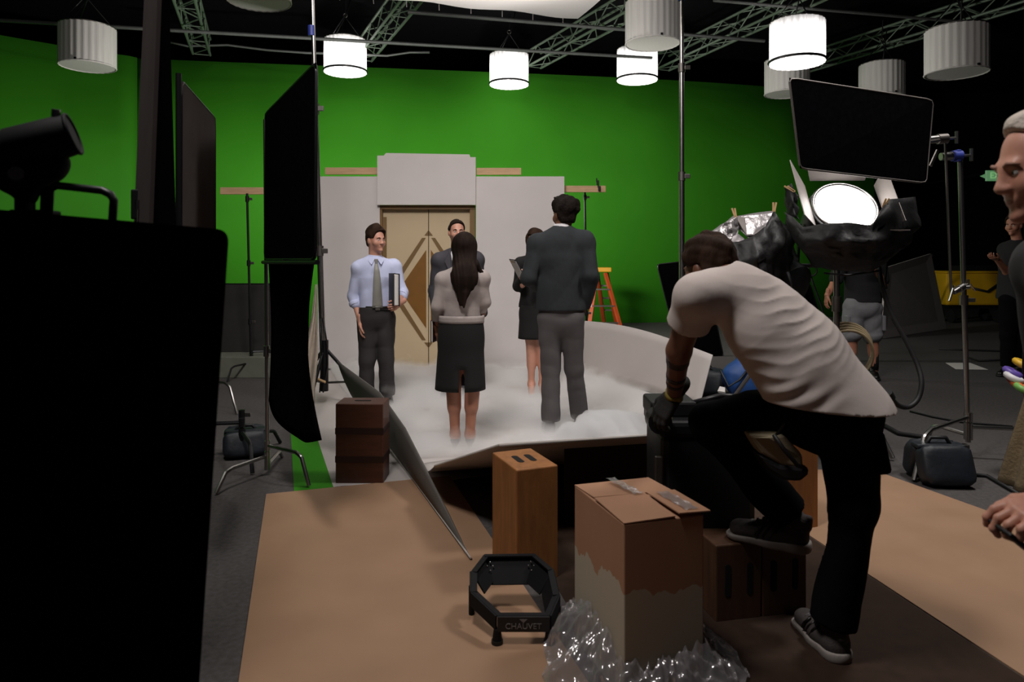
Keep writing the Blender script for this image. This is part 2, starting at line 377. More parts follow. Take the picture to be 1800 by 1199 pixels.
def surface_nets(F, lo, h):
    n = np.array(F.shape); S = F < 0
    def c(A, o): return A[o[0]:n[0] - 1 + o[0], o[1]:n[1] - 1 + o[1], o[2]:n[2] - 1 + o[2]]
    offs = [(i, j, k) for i in (0, 1) for j in (0, 1) for k in (0, 1)]
    cnt = sum(c(S, o).astype(np.int8) for o in offs); M = (cnt > 0) & (cnt < 8)
    idx = np.full(n - 1, -1, np.int64); cells = np.argwhere(M); idx[M] = np.arange(len(cells))
    acc = np.zeros((len(cells), 3)); num = np.zeros(len(cells))
    val = {o: c(F, o)[M].astype(float) for o in offs}
    for a in offs:
        for d in range(3):
            if a[d]: continue
            b = list(a); b[d] = 1; b = tuple(b); fa, fb = val[a], val[b]; x = (fa < 0) != (fb < 0)
            t = np.where(x, fa / np.where(x, fa - fb, 1), 0); p = np.array(a, float)[None] + t[:, None] * np.eye(3)[d][None]
            acc[x] += p[x]; num[x] += 1
    Vv = lo + h * (cells + acc / np.maximum(num, 1)[:, None]); faces = []
    for d in range(3):
        u, w = [q for q in range(3) if q != d]
        sl0 = [slice(1, -1)] * 3; sl1 = [slice(1, -1)] * 3; sl0[d] = slice(0, -1); sl1[d] = slice(1, None)
        A, B = S[tuple(sl0)], S[tuple(sl1)]; e = np.argwhere(A != B)
        if not len(e): continue
        fl = A[tuple(e.T)]; b = e.copy(); b[:, u] += 1; b[:, w] += 1
        def g(du, dw):
            q = b.copy(); q[:, u] += du; q[:, w] += dw; return idx[tuple(q.T)]
        q = np.stack([g(-1, -1), g(0, -1), g(0, 0), g(-1, 0)], 1)
        if d == 1: fl = ~fl
        q[~fl] = q[~fl][:, ::-1]; faces.append(q)
    return Vv, np.concatenate(faces) if faces else np.zeros((0, 4), int)
def join(parts):
    vs, fs, o = [], [], 0
    for v, f in parts: vs.append(v); fs.append(f + o); o += len(v)
    return np.concatenate(vs), np.concatenate(fs)
def sdf_obj(name, vf, m, parent, label=None, solid=0):
    v, f = vf; off = np.array(parent.get('_org', (0, 0, 0))) if parent else np.zeros(3)
    me = bpy.data.meshes.new(name); me.from_pydata((v - off).tolist(), [], f.tolist()); me.update()
    return finish(name, me, m, parent, 'all', label=label)
def wrinkle(amp, freq, seed, dirs=5, stretch=(1, 1, 1)):
    r = np.random.RandomState(seed); K = r.normal(size=(dirs, 3)); K /= np.linalg.norm(K, axis=1)[:, None]; K *= freq * (.6 + .9 * r.rand(dirs, 1)) * np.array(stretch); ph = r.rand(dirs) * 6.28
    def fn(P):
        q = P + .02 * np.sin(P[:, [1, 2, 0]] * 17); return amp * np.mean(1 - 2 * np.abs(np.sin(q @ K.T * .5 + ph)), 1)
    return fn
# ------------------------------------------------------------------ the stage: setting
struct(MB().box((1.5, 9, -.05), (27, 24, .1)).build('floor', M_CARPET))
struct(MB().box((1.5, 9, 6.35), (27, 24, .1)).build('ceiling', M_BLACKWALL))
struct(MB().box((1.5, 20.9, 3.15), (27, .2, 6.3)).build('wall_back', M_BLACKWALL))
struct(MB().box((14.9, 9, 3.15), (.2, 24, 6.3)).build('wall_right', M_BLACKWALL))
struct(MB().box((-11.9, 9, 3.15), (.2, 24, 6.3)).build('wall_left', M_BLACKWALL))
WL = [(-11.3, 2.5), (-11.0, 7.5), (-10.3, 10.4), (-9.5, 11.6), (-8.5, 12.6), (-7.4, 13.45), (-6.6, 13.75), (1.8, 15.0), (5.8, 15.9), (7.5, 16.6), (9.2, 17.6)]
def spline(P, k=6):
    P = [V((*p, 0)) if len(p) == 2 else V(p) for p in P]; out = []
    for i in range(len(P) - 1):
        a, p, q, d = P[max(0, i - 1)], P[i], P[i + 1], P[min(len(P) - 1, i + 2)]
        for j in range(k):
            s_ = j / k; out.append(.5 * (2 * p + (q - a) * s_ + (2 * a - 5 * p + 4 * q - d) * s_ * s_ + (3 * p - a - 3 * q + d) * s_ ** 3))
    return out + [P[-1]]
ws = spline(WL); n = len(ws)
struct(MB().grid(lambda u, v: ws[min(n - 1, int(round(u * (n - 1))))] + V((0, .06, 5.3 * v)), n, 2).build('wall_chroma', M_GREEN, None, 'all', solid=.12))
# floor coverings
def slab(name, pts, t, m, z=0, **k): return MB().prism([(p[0], p[1], z) for p in pts], (0, 0, t)).build(name, m, **k)
struct(slab('trim_1', [G(510, 742), G(548, 742), G(586, 858), G(517, 866)], .003, M_GREEN))
sh = slab('hardboard_sheet', [(-.929 - .35 * .3, 2.38 + 1.166 * .3), (-.929, 2.38)][:0] + [G(468, 870), (-.41, 4.6), (.29, 2.27), (.62, 1.17), (-.46, .82)], .006, M_HARD)
tag(sh, 'tan hardboard sheet lying beside the dark leaning board and open metal frame', 'floor sheet')
sh = slab('hardboard_sheet', [(1.33, 4.75), (2.44, 4.72), (2.69, 3.98), (3.2, 1.4), (2.05, 1.2), (1.76, 2.41)], .006, M_HARD)
tag(sh, 'tan hardboard sheet behind the standing leg of man in black jeans', 'floor sheet')
sh = slab('floor_mat', [(.02, 3.95), (1.44, 4.1), (1.75, 2.41), (1.95, 1.3), (.75, 1.15), (.4, 2.05)], .004, M_SHADED_SHEET)  # floor shade put into the dark colour of this sheet
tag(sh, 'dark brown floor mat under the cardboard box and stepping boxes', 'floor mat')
sh = slab('vinyl_sheet', [G(586, 857), G(600, 855), (-.44, 4.5), (.1, 4.75), (1.25, 5.0), (1.75, 6.6), (.9, 8.86), (-2.6, 8.86), (-2.45, 7.5), G(548, 742)], .003, M_VINYL)
tag(sh, 'white vinyl sheet covering the set floor under the mist', 'floor sheet')
sh = slab('paper_sheet', [G(1662, 638), G(1705, 638), G(1737, 650), G(1680, 649)], .002, M_PAPER)
tag(sh, 'white paper lying on the dark carpet near the light stand', 'paper')
# raised white lip along the near edge of the set
L = thing('white_foam_ramp', 'white foam sheet raised along the set edge, resting on upright apple box', 'foam sheet', (0, 4.2, 0))
E = [(-.44, 4.0, .25), (-.06, 3.46, .515), (.32, 3.54, .518), (.72, 3.63, .52), (1.2, 3.75, .5)]
Bk = [(-.62, 4.85, .009), (-.35, 5.0, .009), (.2, 5.1, .009), (.75, 5.15, .009), (1.3, 5.2, .009)]
def ramp(u, v):
    x = u * 3.999; i = int(x); t = x - i; a, c_ = lerp(E[i], E[i + 1], t), lerp(Bk[i], Bk[i + 1], t)
    p = lerp(c_, a, v); s = v * v * (1.6 - .6 * v); p.z = .009 + (a.z - .009) * s; return p
MB().grid(ramp, 25, 14).build('sheet', M_VINYL, L, 'all', solid=.006)
MB().tube([V(e) + V((0, 0, -.001)) for e in E], .008, 8).build('edge_bead', M_EDGE, L)
MB().beam((.33, 3.72, .455), (.80, 3.82, .455), .04, .012).build('support_batten', M_EDGE, L)
MB().board([(.28, 3.8, .0), (1.1, 3.95, .0), (1.1, 3.9, .45), (.28, 3.75, .45)], .01).build('support_panel', M_BOARDK, L)
# curled white board along the far side
def dam(u, v):
    bx = lerp((.72, 8.84, .009), (1.80, 6.72, .009), u); h = .62 * (1 - u) + .5 * u + .06 * math.sin(u * PI * 1.1)
    out = V((.9, .42, 0)).normalized()
    return bx + V((0, 0, h * v)) + out * (.16 * v + .05 * (1 - v) ** 2 * 0 + .02 * math.sin(3 * u))
tag(MB().grid(dam, 24, 8).build('white_dam_board', M_VINYL, None, 'all', solid=.008), 'curved white board standing along set edge near the orange ladder', 'board')
# leaning black board
def dark(u, v):
    a = lerp((-1.05, 5.62, 0.013), (-.19, 3.32, .013), u); T = [W(593, 635, 5.62), W(668, 690, 5.1), W(712, 752, 4.65), W(744, 815, 4.2), W(790, 905, 3.75), W(828, 984, 3.33)]
    x = u * 4.999; i = int(x); tp = lerp(T[i], T[i + 1], x - i); p = lerp(a, tp, v); return p + V((.86, .35, 0)) * (-.05 * math.sin(PI * v) * (1 - u))
k = thing('black_foam_board', 'dark grey foam board leaning along the white vinyl beside tan hardboard sheet', 'board', (-.6, 4.5, 0))
MB().grid(dark, 26, 8).build('board', M_DAMK, k, 'all', solid=.008)
MB().tube([dark(i / 20, 0.0) + V((-.006, -.002, .004)) for i in range(21)], .0045, 6).build('pale_bottom_edge', M_EDGE, k)
# ------------------------------------------------------------------ fog lying on the sheet
def fog():
    m = bpy.data.materials.new('ground_mist'); m.use_nodes = True; nt = m.node_tree; N, Lk = nt.nodes, nt.links; N.remove(N['Principled BSDF'])
    vs = N.new('ShaderNodeVolumeScatter'); vs.inputs['Color'].default_value = (.93, .915, .905, 1); vs.inputs['Anisotropy'].default_value = .1
    g = N.new('ShaderNodeNewGeometry'); sp = N.new('ShaderNodeSeparateXYZ'); Lk.new(g.outputs['Position'], sp.inputs[0])
    mp = N.new('ShaderNodeMapping'); mp.inputs['Scale'].default_value = (1, 1, 1.6); Lk.new(g.outputs['Position'], mp.inputs[0])
    nz = N.new('ShaderNodeTexNoise'); nz.inputs['Scale'].default_value = 2.6; nz.inputs['Detail'].default_value = 4; Lk.new(mp.outputs[0], nz.inputs['Vector'])
    h = N.new('ShaderNodeMapRange'); h.inputs[1].default_value = .3; h.inputs[2].default_value = .75; h.inputs[3].default_value = .05; h.inputs[4].default_value = .25; Lk.new(nz.outputs[0], h.inputs[0])
    sb = N.new('ShaderNodeMath'); sb.operation = 'SUBTRACT'; Lk.new(h.outputs[0], sb.inputs[0]); Lk.new(sp.outputs[2], sb.inputs[1])
    mu = N.new('ShaderNodeMath'); mu.operation = 'MULTIPLY'; mu.inputs[1].default_value = 75; mu.use_clamp = False; Lk.new(sb.outputs[0], mu.inputs[0])
    mn = N.new('ShaderNodeClamp'); mn.inputs[1].default_value = 0; mn.inputs[2].default_value = 14; Lk.new(mu.outputs[0], mn.inputs[0])
    Lk.new(mn.outputs[0], vs.inputs['Density']); Lk.new(vs.outputs[0], N['Material Output'].inputs['Volume']); return m
poly = [(-.75, 4.95), (.2, 5.12), (1.28, 5.22), (1.62, 6.6), (.7, 8.84), (-2.3, 8.84), (-1.7, 7.2), (-1.25, 5.9)]
f_ = MB().prism([(x, y, .01) for x, y in poly], (0, 0, .26)).build('ground_fog', fog())
tag(f_, 'white dry-ice mist lying low over the vinyl around the actors\' feet', 'mist', kind='stuff')
def puff_mat():
    m = bpy.data.materials.new('mist_puff'); m.use_nodes = True; nt = m.node_tree; N, Lk = nt.nodes, nt.links; N.remove(N['Principled BSDF'])
    vs = N.new('ShaderNodeVolumeScatter'); vs.inputs['Color'].default_value = (.96, .945, .935, 1); vs.inputs['Density'].default_value = 26
    Lk.new(vs.outputs[0], N['Material Output'].inputs['Volume']); return m
# ------------------------------------------------------------------ painted lift-door set
s = thing('door_set_wall', 'white set wall with painted cream lift doors and a stepped header', 'set wall', (-1.1, 9, 0))
zt = 2.475
MB().box((-2.105, 9.03, zt / 2), (.80, .03, zt)).build('wall_panel', M_FLAT, s, bevel=.002)
MB().box((.105, 9.03, zt / 2), (1.14, .03, zt)).build('wall_panel', M_FLAT, s, bevel=.002)
hx0, hx1 = -1.725, -.465
pr = [(hx0, 2.105), (hx0, 2.735), (hx0 + .085, 2.735), (hx0 + .11, 2.768), (hx1 - .08, 2.75), (hx1 - .07, 2.715), (hx1, 2.715), (hx1, 2.105)]
MB().prism([(x, 8.955, z) for x, z in pr], (0, .055, 0)).build('header_panel', M_FLAT, s)
MB().box((-1.1, 9.06, 2.08), (1.24, .08, .05)).build('lintel', M_BROWN, s)
for x in (-1.69, -.51): MB().box((x, 9.09, 1.05), (.03 if x < -1 else .07, .12, 2.1)).build('jamb', M_BROWN, s)
MB().box((-1.655, 9.085, 1.68), (.05, .03, .55)).build('reveal_strip', M_BROWN, s)
dc = -1.085; yd = 9.1
for q, (x0, x1) in ((-1, (-1.70, dc - .005)), (1, (dc + .005, -.53))):
    d = MB().box(((x0 + x1) / 2, yd + .02, 1.03), (x1 - x0, .04, 2.06)).build('door_leaf', M_CREAM, s)
    def P(dx, z): return (dc + q * dx, yd - .001, z)
    for nm, mm, ps in (('inlay', M_GOLD, [P(.03, 1.53), P(.03, .51), P(.38, 1.02)]),
                       ('diamond_band', M_BROWN, [P(.03, 1.70), P(.08, 1.70), P(.545, 1.02), P(.08, .34), P(.03, .34), P(.03, .37), P(.48, 1.02), P(.03, 1.66)][:0] or [P(.035, 1.685), P(.085, 1.685), P(.53, 1.02), P(.085, .355), P(.035, .355), P(.45, 1.02)]),
                       ('point_inlay', M_BROWN, [P(.005, 1.78), P(.055, 1.715), P(.005, 1.715)]), ('point_inlay', M_BROWN, [P(.005, .26), P(.055, .325), P(.005, .325)])):
        MB().prism(ps, (0, -.004, 0)).build(nm, mm, d)
MB().box((dc, yd + .03, 1.03), (.012, .05, 2.06)).build('door_gap', M_DARK, s)
for x0, x1, y, z, lb in ((-2.42, -1.73, 9.065, 2.55, 'pine board on the wall top beside header, nearer the tall black flag'), (-.46, .118, 9.065, 2.545, 'pine board on the wall top behind the tall man')):
    tag(MB().box(((x0 + x1) / 2, y, z - .0), (x1 - x0, .03, .09)).build('pine_board', M_PINE, None, bevel=.003), lb, 'board')
tag(MB().box((-3.13, 8.5, 2.24), (.82, .03, .085)).build('pine_board', M_PINE, None, bevel=.003), 'pine board on thin stand beside the black flag', 'board')
pb = thing('pine_board', 'pine board sticking out past the set wall with black clips', 'board', (.9, 9.2, 2.33)); MB().box((.94, 9.2, 2.33), (.58, .03, .085)).build('plank', M_PINE, pb, bevel=.003)
for dz, a in ((.0, .01), (.075, -.01)): MB().box((1.135 + a, 9.17, 2.335 + dz), (.03, .05, .06)).box((1.12 + a, 9.17, 2.37 + dz), (.014, .03, .05)).build('spring_clip', M_BLKPLAS, pb, bevel=.004)
# ------------------------------------------------------------------ overhead rig
def truss(x, y, ln, dirv, label, z=5.28, w=.30, start=0):
    d = V((*dirv, 0)).normalized(); s_ = V((-d.y, d.x, 0)); p0 = V((x, y, z)); t = thing('lighting_truss', label, 'truss', p0)
    cs = [(-.5, 0), (.5, 0), (-.5, 1), (.5, 1)]
    def C(i, u): return p0 + d * u + s_ * (cs[i][0] * w) + V((0, 0, cs[i][1] * w))
    for i in range(4): MB().tube([C(i, 0), C(i, ln)], .024, 8).build('chord', M_TRUSS, t, True)
    n = int(ln / .42)
    for k in range(n):
        u0, u1 = k * ln / n, (k + 1) * ln / n
        for a, b_ in ((0, 1), (0, 2), (1, 3), (2, 3)):
            e = (C(a, u0), C(b_, u1)) if k % 2 == 0 else (C(b_, u0), C(a, u1))
            MB().tube(e, .011, 5).build('brace', M_TRUSS, t, True)
        if k % 2 == 0: MB().tube([C(0, u0), C(1, u0)], .011, 5).build('brace', M_TRUSS, t, True)
    return t
TD = (.31, -.95)
truss(-5.9, 13.3, 7, (.33, -.94), 'green-grey box truss above the two tall dark flags')
truss(-2.9, 13.7, 5, (.40, -.92), 'green-grey box truss between first and second lit lanterns')
truss(.45, 14.2, 6.5, (.42, -.91), 'green-grey box truss running under the white silk corner')
truss(3.1, 14.4, 7, (.34, -.94), 'green-grey box truss passing over the large lit lantern')
truss(5.8, 15, 8, (.42, -.91), 'green-grey box truss above the unlit lanterns by the dark wall')
def pipe(a, b, r, label): tag(MB().tube([a, b], r, 8).build('rigging_pipe', M_PIPE, None, True), label, 'pipe')
pipe((-8.9, 10.75, 5.13), (2.6, 13.0, 5.13), .03, 'long grey pipe crossing above the first lit lantern')
pipe((-1.6, 10.75, 5.2), (4.4, 12.2, 5.2), .03, 'short grey pipe just behind the white silk edge')
pipe((3.0, 10.4, 5.25), (7.5, 11.4, 5.25), .025, 'thin grey pipe beside the large unlit lantern above chrome pole')
cb = [W(290, 72, 12.8), W(330, 81, 12.8), W(400, 79, 12.9), W(470, 88, 12.9), W(540, 93, 12.9), W(610, 95, 13), W(680, 98, 13), W(720, 92, 13), W(755, 92, 13)]
tag(MB().tube(cb, .022, 6).build('hanging_cable', M_PIPE, None, 'all'), 'wavy pale cable sagging below the long grey pipe', 'cable')
# space lights (cloth lanterns)
def lantern(lit):
    D, H = .375, .6
    t = thing('space_light', '-', 'lantern')
    def sk(u, v):
        a = 2 * PI * u; r = D + .006 * math.sin(26 * a) + .004 * math.sin(61 * a + 1); return V((r * math.cos(a), r * math.sin(a), H * v))
    MB().grid(sk, 120, 6, True).build('cloth_skirt', M_LIT if lit else M_FABRIC, t, 'all')
    MB().cyl((0, 0, .012), (0, 0, .016), D - .006, 40).build('bottom_diffuser', M_LITB if lit else M_FABRIC, t)
    MB().ring((0, 0, .035 if lit else .012), D + (.01 if lit else .004), .02 if lit else .009, n=40).build('bottom_hoop', M_BLKMET if lit else M_FABRIC, t, 'all')
    MB().ring((0, 0, H), D, .01, n=40).build('top_hoop', M_STEEL, t, 'all')
    MB().cyl((0, 0, H - .02), (0, 0, H - .01), D * .6, 24).build('lamp_plate', M_STEEL, t)
    for k in range(3):
        a = 2 * PI * k / 3 + .5; MB().tube([V((D * .95 * math.cos(a), D * .95 * math.sin(a), H)), V((0, 0, H + .42))], .008, 5).build('suspension_cord', M_BLKMET, t)
    MB().ring((0, 0, H + .45), .035, .009, (0, 1, 0), 14).build('hook', M_STEEL, t, 'all')
    MB().tube([(0, 0, H + .48), (0.02, 0, H + .8), (0, 0, 7.0)][:2], .009, 6).build('hanger', M_BLKMET, t)
    MB().tube([(D * .98 * math.cos(-2), D * .98 * math.sin(-2), H), (.05, -.05, H + .5), (.12, 0, H + .85)], .01, 6).build('power_cable', M_BLKMET, t, 'all')
    MB().box((.05, -D - .005, .03), (.03, .02, .03)).build('hoop_clip', M_BLKMET, t)
    return t
lan = {True: lantern(True), False: lantern(False)}; used = set()
for lit, px, py, w, lb in ((True, 607, 128, 72, 'glowing cloth lantern above the door set, next to the silver pole'), (True, 895, 150, 67, 'glowing cloth lantern above the wall end, smallest and alone'),
                      (True, 1120, 142, 69, 'glowing cloth lantern partly hidden by the big unlit one'), (True, 1401, 112, 91, 'glowing cloth lantern above the big black flag, largest of the lit ones'),
                      (False, 154, 118, 88, 'unlit white cloth lantern in front of the curved green wall end'), (False, 455, 3, 108, 'unlit white cloth lantern cut by the top edge, over black flag'),
                      (False, 1147, 78, 93, 'large unlit grey cloth lantern overlapping the chrome pole'), (False, 1383, 166, 74, 'unlit cloth lantern half hidden behind the largest lit one'),
                      (False, 1550, 172, 73, 'unlit cloth lantern rising behind the black flag top edge'), (False, 1681, 130, 98, 'unlit cloth lantern hanging alone over the grip stand')):
    Y = .75 * FPX / w; o = W(px, py, Y)
    if lit not in used: used.add(lit); r = lan[lit]; r.location = o; r['label'] = lb
    else: r = dup(lan[lit], o, lb)
    r['group'] = 'cloth lanterns hung from the rig'
# overhead silk
SA, SB = V((.88, 9.35, 4.62)), V((-2.75, 8.55, 4.72)); SCn, SD = SB + V((.82, -3.3, 0)), SA + V((.95, -3.2, .02))
k = thing('overhead_silk', 'white diffusion silk stretched on a frame above the set', 'silk', (SA + SCn) / 2)
def sk(u, v):
    p = lerp(lerp(SA, SB, u), lerp(SD, SCn, u), v); p.z -= .13 * math.sin(PI * u) * math.sin(PI * v) + .015 * math.sin(20 * u + 9 * v); return p
MB().grid(sk, 26, 26).build('silk_cloth', M_SILK, k, 'all')
for a, b_ in ((SA, SB), (SB, SCn), (SCn, SD), (SD, SA)): MB().tube([a + V((0, 0, .04)), b_ + V((0, 0, .04))], .02, 8).build('frame_tube', M_STEEL, k, True)
for i in range(9): p = lerp(SA, SB, (i + .5) / 9); MB().tube([p, p + V((.0, .03, -.07))], .006, 5).build('tie_cord', M_WHITE, k)
# ------------------------------------------------------------------ stands
def bent_leg(a, out, ln, drop, r=.012):
    a = V(a); o = V((*out, 0)).normalized(); pts = [a, a + o * ln * .7]
    for t in (.25, .5, .75, 1): pts.append(a + o * (ln * (.7 + .14 * math.sin(t * 1.2))) + V((0, 0, -drop * .12 * t)))
    pts.append(V((a.x + o.x * ln, a.y + o.y * ln, r))); return pts
def cstand(name, label, base, top, legs, mt=M_CHROME, r=.0125, lr=.0125, hub=.28, lns=.45, knobs=(.5,)):
    base = V(base); t = thing(name, label, 'stand', base); top = V(top)
    MB().tube([base + V((0, 0, .12)), top], r, 10).build('pole', mt, t, True)
    hs = [hub, hub - .07, hub - .13]
    for i, a in enumerate(legs):
        ln = lns[i] if isinstance(lns, (list, tuple)) else lns
        MB().tube(bent_leg(base + V((0, 0, hs[i % 3])), (math.cos(a), math.sin(a)), ln, hs[i % 3]), lr, 8).build('leg', mt, t, True)
    for h in hs: MB().cyl(base + V((0, 0, h - .03)), base + V((0, 0, h + .03)), r * 1.6, 12).build('leg_collar', mt, t, True)
    for f in knobs:
        p = lerp(base, top, f); MB().cyl(p - V((0, 0, .035)), p + V((0, 0, .035)), r * 1.6, 12).build('riser_collar', mt, t, True); MB().box(p + V((r * 3, 0, 0)), (r * 3, .012, .03)).build('lock_knob', M_STEEL, t, bevel=.003)
    return t
def riser_stand(label, base, ztop, r0, joints, legs, lean=0):
    base = V(base); t = thing('crank_stand', label, 'stand', base); zs = [.25] + joints + [ztop]
    for i in range(len(zs) - 1): MB().tube([base + V((lean * zs[i], 0, zs[i])), base + V((lean * zs[i + 1], 0, zs[i + 1]))], r0 * (1 - .14 * i), 12).build('riser_tube', M_CHROME, t, True)
    for z in joints:
        p = base + V((lean * z, 0, z)); MB().cyl(p - V((0, 0, .05)), p + V((0, 0, .05)), r0 * 1.25, 12).build('collar', M_STEEL, t, True); MB().box(p + V((r0 * 1.8, -.02, 0)), (r0 * 2, .02, .05)).build('t_knob', M_STEEL, t, bevel=.005)
    for a, ln in legs:
        d = V((math.cos(a), math.sin(a), 0)); e = base + d * ln; e.z = .06
        MB().tube([base + V((0, 0, .55)), e], .017, 8).build('leg', M_BLKMET, t, True); MB().tube([base + V((0, 0, .2)), lerp(base + V((0, 0, .55)), e, .62)], .012, 6).build('leg_brace', M_STEEL, t, True)
        MB().cyl(V((e.x - .02, e.y, .055)), V((e.x + .02, e.y, .055)), .055, 14).build('caster', M_RUBBER, t, True)
    MB().cyl(base + V((0, 0, .12)), base + V((0, 0, .62)), r0 * 1.35, 12).build('lower_casting', M_BLKMET, t, True)
    return t
st = riser_stand('tall chrome stand in front of the green wall near the orange ladder', (1.94, 8.0, 0), 4.75, .033, [2.36, 3.6], [(.4, .5), (2.5, .42), (4.4, .4)])
MB().cyl((1.94, 8.0, 4.37), (1.94, 8.0, 4.5), .04, 12).build('blue_tape', M_BLUETAPE, st)
st = riser_stand('tall chrome stand rising behind the big black flag, blue tape near its top', (-1.85, 6.9, 0), 4.6, .03, [1.5, 2.9], [(-.5, .64), (2.6, .4), (4.4, .25)], lean=-.03)
MB().cyl((-1.975, 6.9, 3.62), (-1.978, 6.9, 3.72), .036, 12).build('blue_tape', M_BLUETAPE, st)
MB().tube([W(568, 560, 6.86), W(574, 600, 6.85), W(576, 640, 6.85), W(568, 690, 6.85)], .008, 6).build('cable', M_BLKMET, st, 'all'); MB().tube([W(562, 560, 6.86), W(566, 620, 6.85), W(562, 690, 6.85)], .007, 6).build('cable', M_BLKMET, st, 'all')
MB().tube([W(546, 661, 6.84), W(572, 672, 6.78)], .012, 6).build('tie_bar', M_CLIP, st)
# beige cloth hanging from the stand
def cloth(u, v):
    T = [(556, 500), (553, 560), (549, 620), (545, 680), (543, 743)]; wl = [2, 8, 22, 18, 18]; x = v * 3.999; i = int(x); t = x - i
    px = T[i][0] * (1 - t) + T[i + 1][0] * t; py = T[i][1] * (1 - t) + T[i + 1][1] * t; w_ = wl[i] * (1 - t) + wl[i + 1] * t
    return W(px + (u - .6) * w_ * 1.2, py, 5.93 + .03 * math.sin(u * 9 + v * 5) + .7 * (1 - v))
tag(MB().grid(cloth, 10, 24).build('muslin_cloth', M_MUSLIN, None, 'all', solid=.004), 'beige muslin cloth hanging crumpled from the tall stand', 'cloth')
cstand('c_stand', 'chrome stand holding the big black flag, feet beside green floor strip', (-1.615, 4.62, 0), (-1.63, 4.62, 2.35), [math.radians(a) for a in (-35, -115, 95)], lns=[.42, .42, .4], hub=.2, knobs=(.35,))
t = cstand('light_stand', 'thin stand under the pine board beside dark grey panel', (-3.13, 8.4, 0), (-3.18, 8.4, 2.2), [.3, 2.2, 4.4], M_BLKMET, .014, .011, .3, .42, (.3, .62, .97))
t = cstand('light_stand', 'thin stand under the pine board behind the tall man', (1.0, 9.32, 0), (.97, 9.32, 2.3), [.3, 2.2, 4.4], M_BLKMET, .014, .011, .3, .38, (.3, .62, .97))
t = cstand('light_stand', 'black stand weighted by navy sandbag near the chrome stand feet', (-1.93, 5.0, 0), (-1.95, 5.05, .34), [math.radians(a) for a in (190, 300, 70)], M_BLKMET, .014, .014, .26, .42, (.9,))
t = cstand('grip_stand', 'chrome stand with bent leg mostly hidden behind tall black case', (-2.98, 6.6, 0), (-3.0, 6.6, 1.25), [math.radians(a) for a in (-25, 100, 215)], M_CHROME, .012, .012, .28, .52, (.5,))
# grip stand with blue collar
b0 = V((3.26, 5.0, 0)); t = cstand('grip_stand', 'chrome grip stand with blue grip head and navy sandbag on its leg', b0, W(1687, 270, 5.0), [math.radians(a) for a in (-143, -12, 100)], M_CHROME, .018, .015, .3, [.86, .42, .4], (.52,))
def grip_head(t, p, d, col, s=1.0):
    d = unit(d); p = V(p); u = V((0, 0, 1)); w_ = d.cross(u).normalized()
    MB().cyl(p - d * .03 * s, p + d * .035 * s, .036 * s, 16).build('grip_head', col, t, True); MB().cyl(p + d * .035 * s, p + d * .11 * s, .03 * s, 16, .026 * s).build('clamp_plate', M_CHROME, t, True)
    MB().tube([p - d * .03 * s, p - d * .1 * s], .009 * s, 8).build('screw', M_CHROME, t); MB().tube([p - d * .1 * s + u * .045 * s, p - d * .1 * s - u * .04 * s], .013 * s, 8).build('t_handle', M_CHROME, t, True)
    e = p + d * .15 * s; MB().tube([e + u * .045 * s - d * .02, e - u * .06 * s + d * .03 * s], .012 * s, 8).build('t_handle', M_CHROME, t, True)
grip_head(t, W(1682, 274, 5.0), (-1, 0, -.05), M_BLUETAPE, 1.05); MB().box(W(1683, 274, 5.0), (.03, .05, .085)).build('blue_collar', M_BLUETAPE, t, bevel=.006)
a = thing('extension_arm', 'thin steel arm with brown grip head clamped upright to the grip stand', 'arm', W(1664, 519, 4.95))
MB().tube([W(1672, 519, 4.95), W(1661, 236, 4.95)], .009, 8).build('rod', M_STEEL, a, True); grip_head(a, W(1657, 244, 4.95), (-1, 0, -.08), M_STEEL, 1.0)
grip_head(t, W(1690, 506, 4.96), (-.9, -.3, -.4), M_CHROME, .7); grip_head(t, W(1690, 506, 4.96), (1, -.2, .1), M_CHROME, .5)
MB().box(W(1695, 788, 4.99), (.05, .05, .06)).build('base_casting', M_STEEL, t, bevel=.006)
# ------------------------------------------------------------------ flags
def flag(label, tl, tr, br, bl, m, r=.007, wire=M_STEEL, name='black_flag', th=.006, holder=None):
    tl, tr, br, bl = map(V, (tl, tr, br, bl)); t = thing(name, label, 'flag', (bl + br) / 2)
    MB().board([bl, br, tr, tl], th).build('fabric', m, t); c = (tl + tr + br + bl) / 4
    def rc(a, p, b_): return [lerp(p, a, .05), p + ((a - p) * .012 + (b_ - p) * .012), lerp(p, b_, .05)]
    pts = rc(bl, tl, tr) + rc(tl, tr, br) + rc(tr, br, bl) + rc(br, bl, tl); pts.append(pts[0]); MB().tube(pts, r, 6, False).build('wire_frame', wire, t, 'all'); return t
t = flag('tall black flag with hanging floppy skirt clamped to chrome stand beside set wall', W(467, 200, 4.62), W(556, 110, 3.42), W(555, 456, 3.42), W(466, 456, 4.62), M_BLACK, .009, M_BLKMET)
def flop(u, v):
    p = lerp(W(472, 456, 4.6), W(553, 456, 3.44), u); zb = .50 + .03 * u - .11 * math.sin(PI * u); p2 = V((p.x + (.06 * u if u > 0 else 0), p.y, zb)); q = lerp(p, p2, v)
    bul = math.sin(PI * min(1, v * 1.05)) * .05 * math.sin(PI * u) + .018 * math.sin(9 * u + 3 * v); inset = V((-.06, .11, 0)) * (u * max(0, math.sin(PI * (v * .85 + .05)) * 1.1)) * 1.6
    return q + V((.85, .5, 0)) * bul + inset
MB().grid(flop, 20, 20).build('floppy_skirt', M_BLACK, t, 'all', solid=.004); MB().tube([W(462, 461, 4.62), W(558, 461, 3.4)], .012, 8).build('hem_rod', M_BLKMET, t)
flag('narrow dark grey flag hanging edge-on before the green wall', W(318, 142, 3.0), W(377, 208, 3.83), W(377, 618, 3.83), W(316, 665, 3.0), M_BLACKG, .008, M_BLKMET)
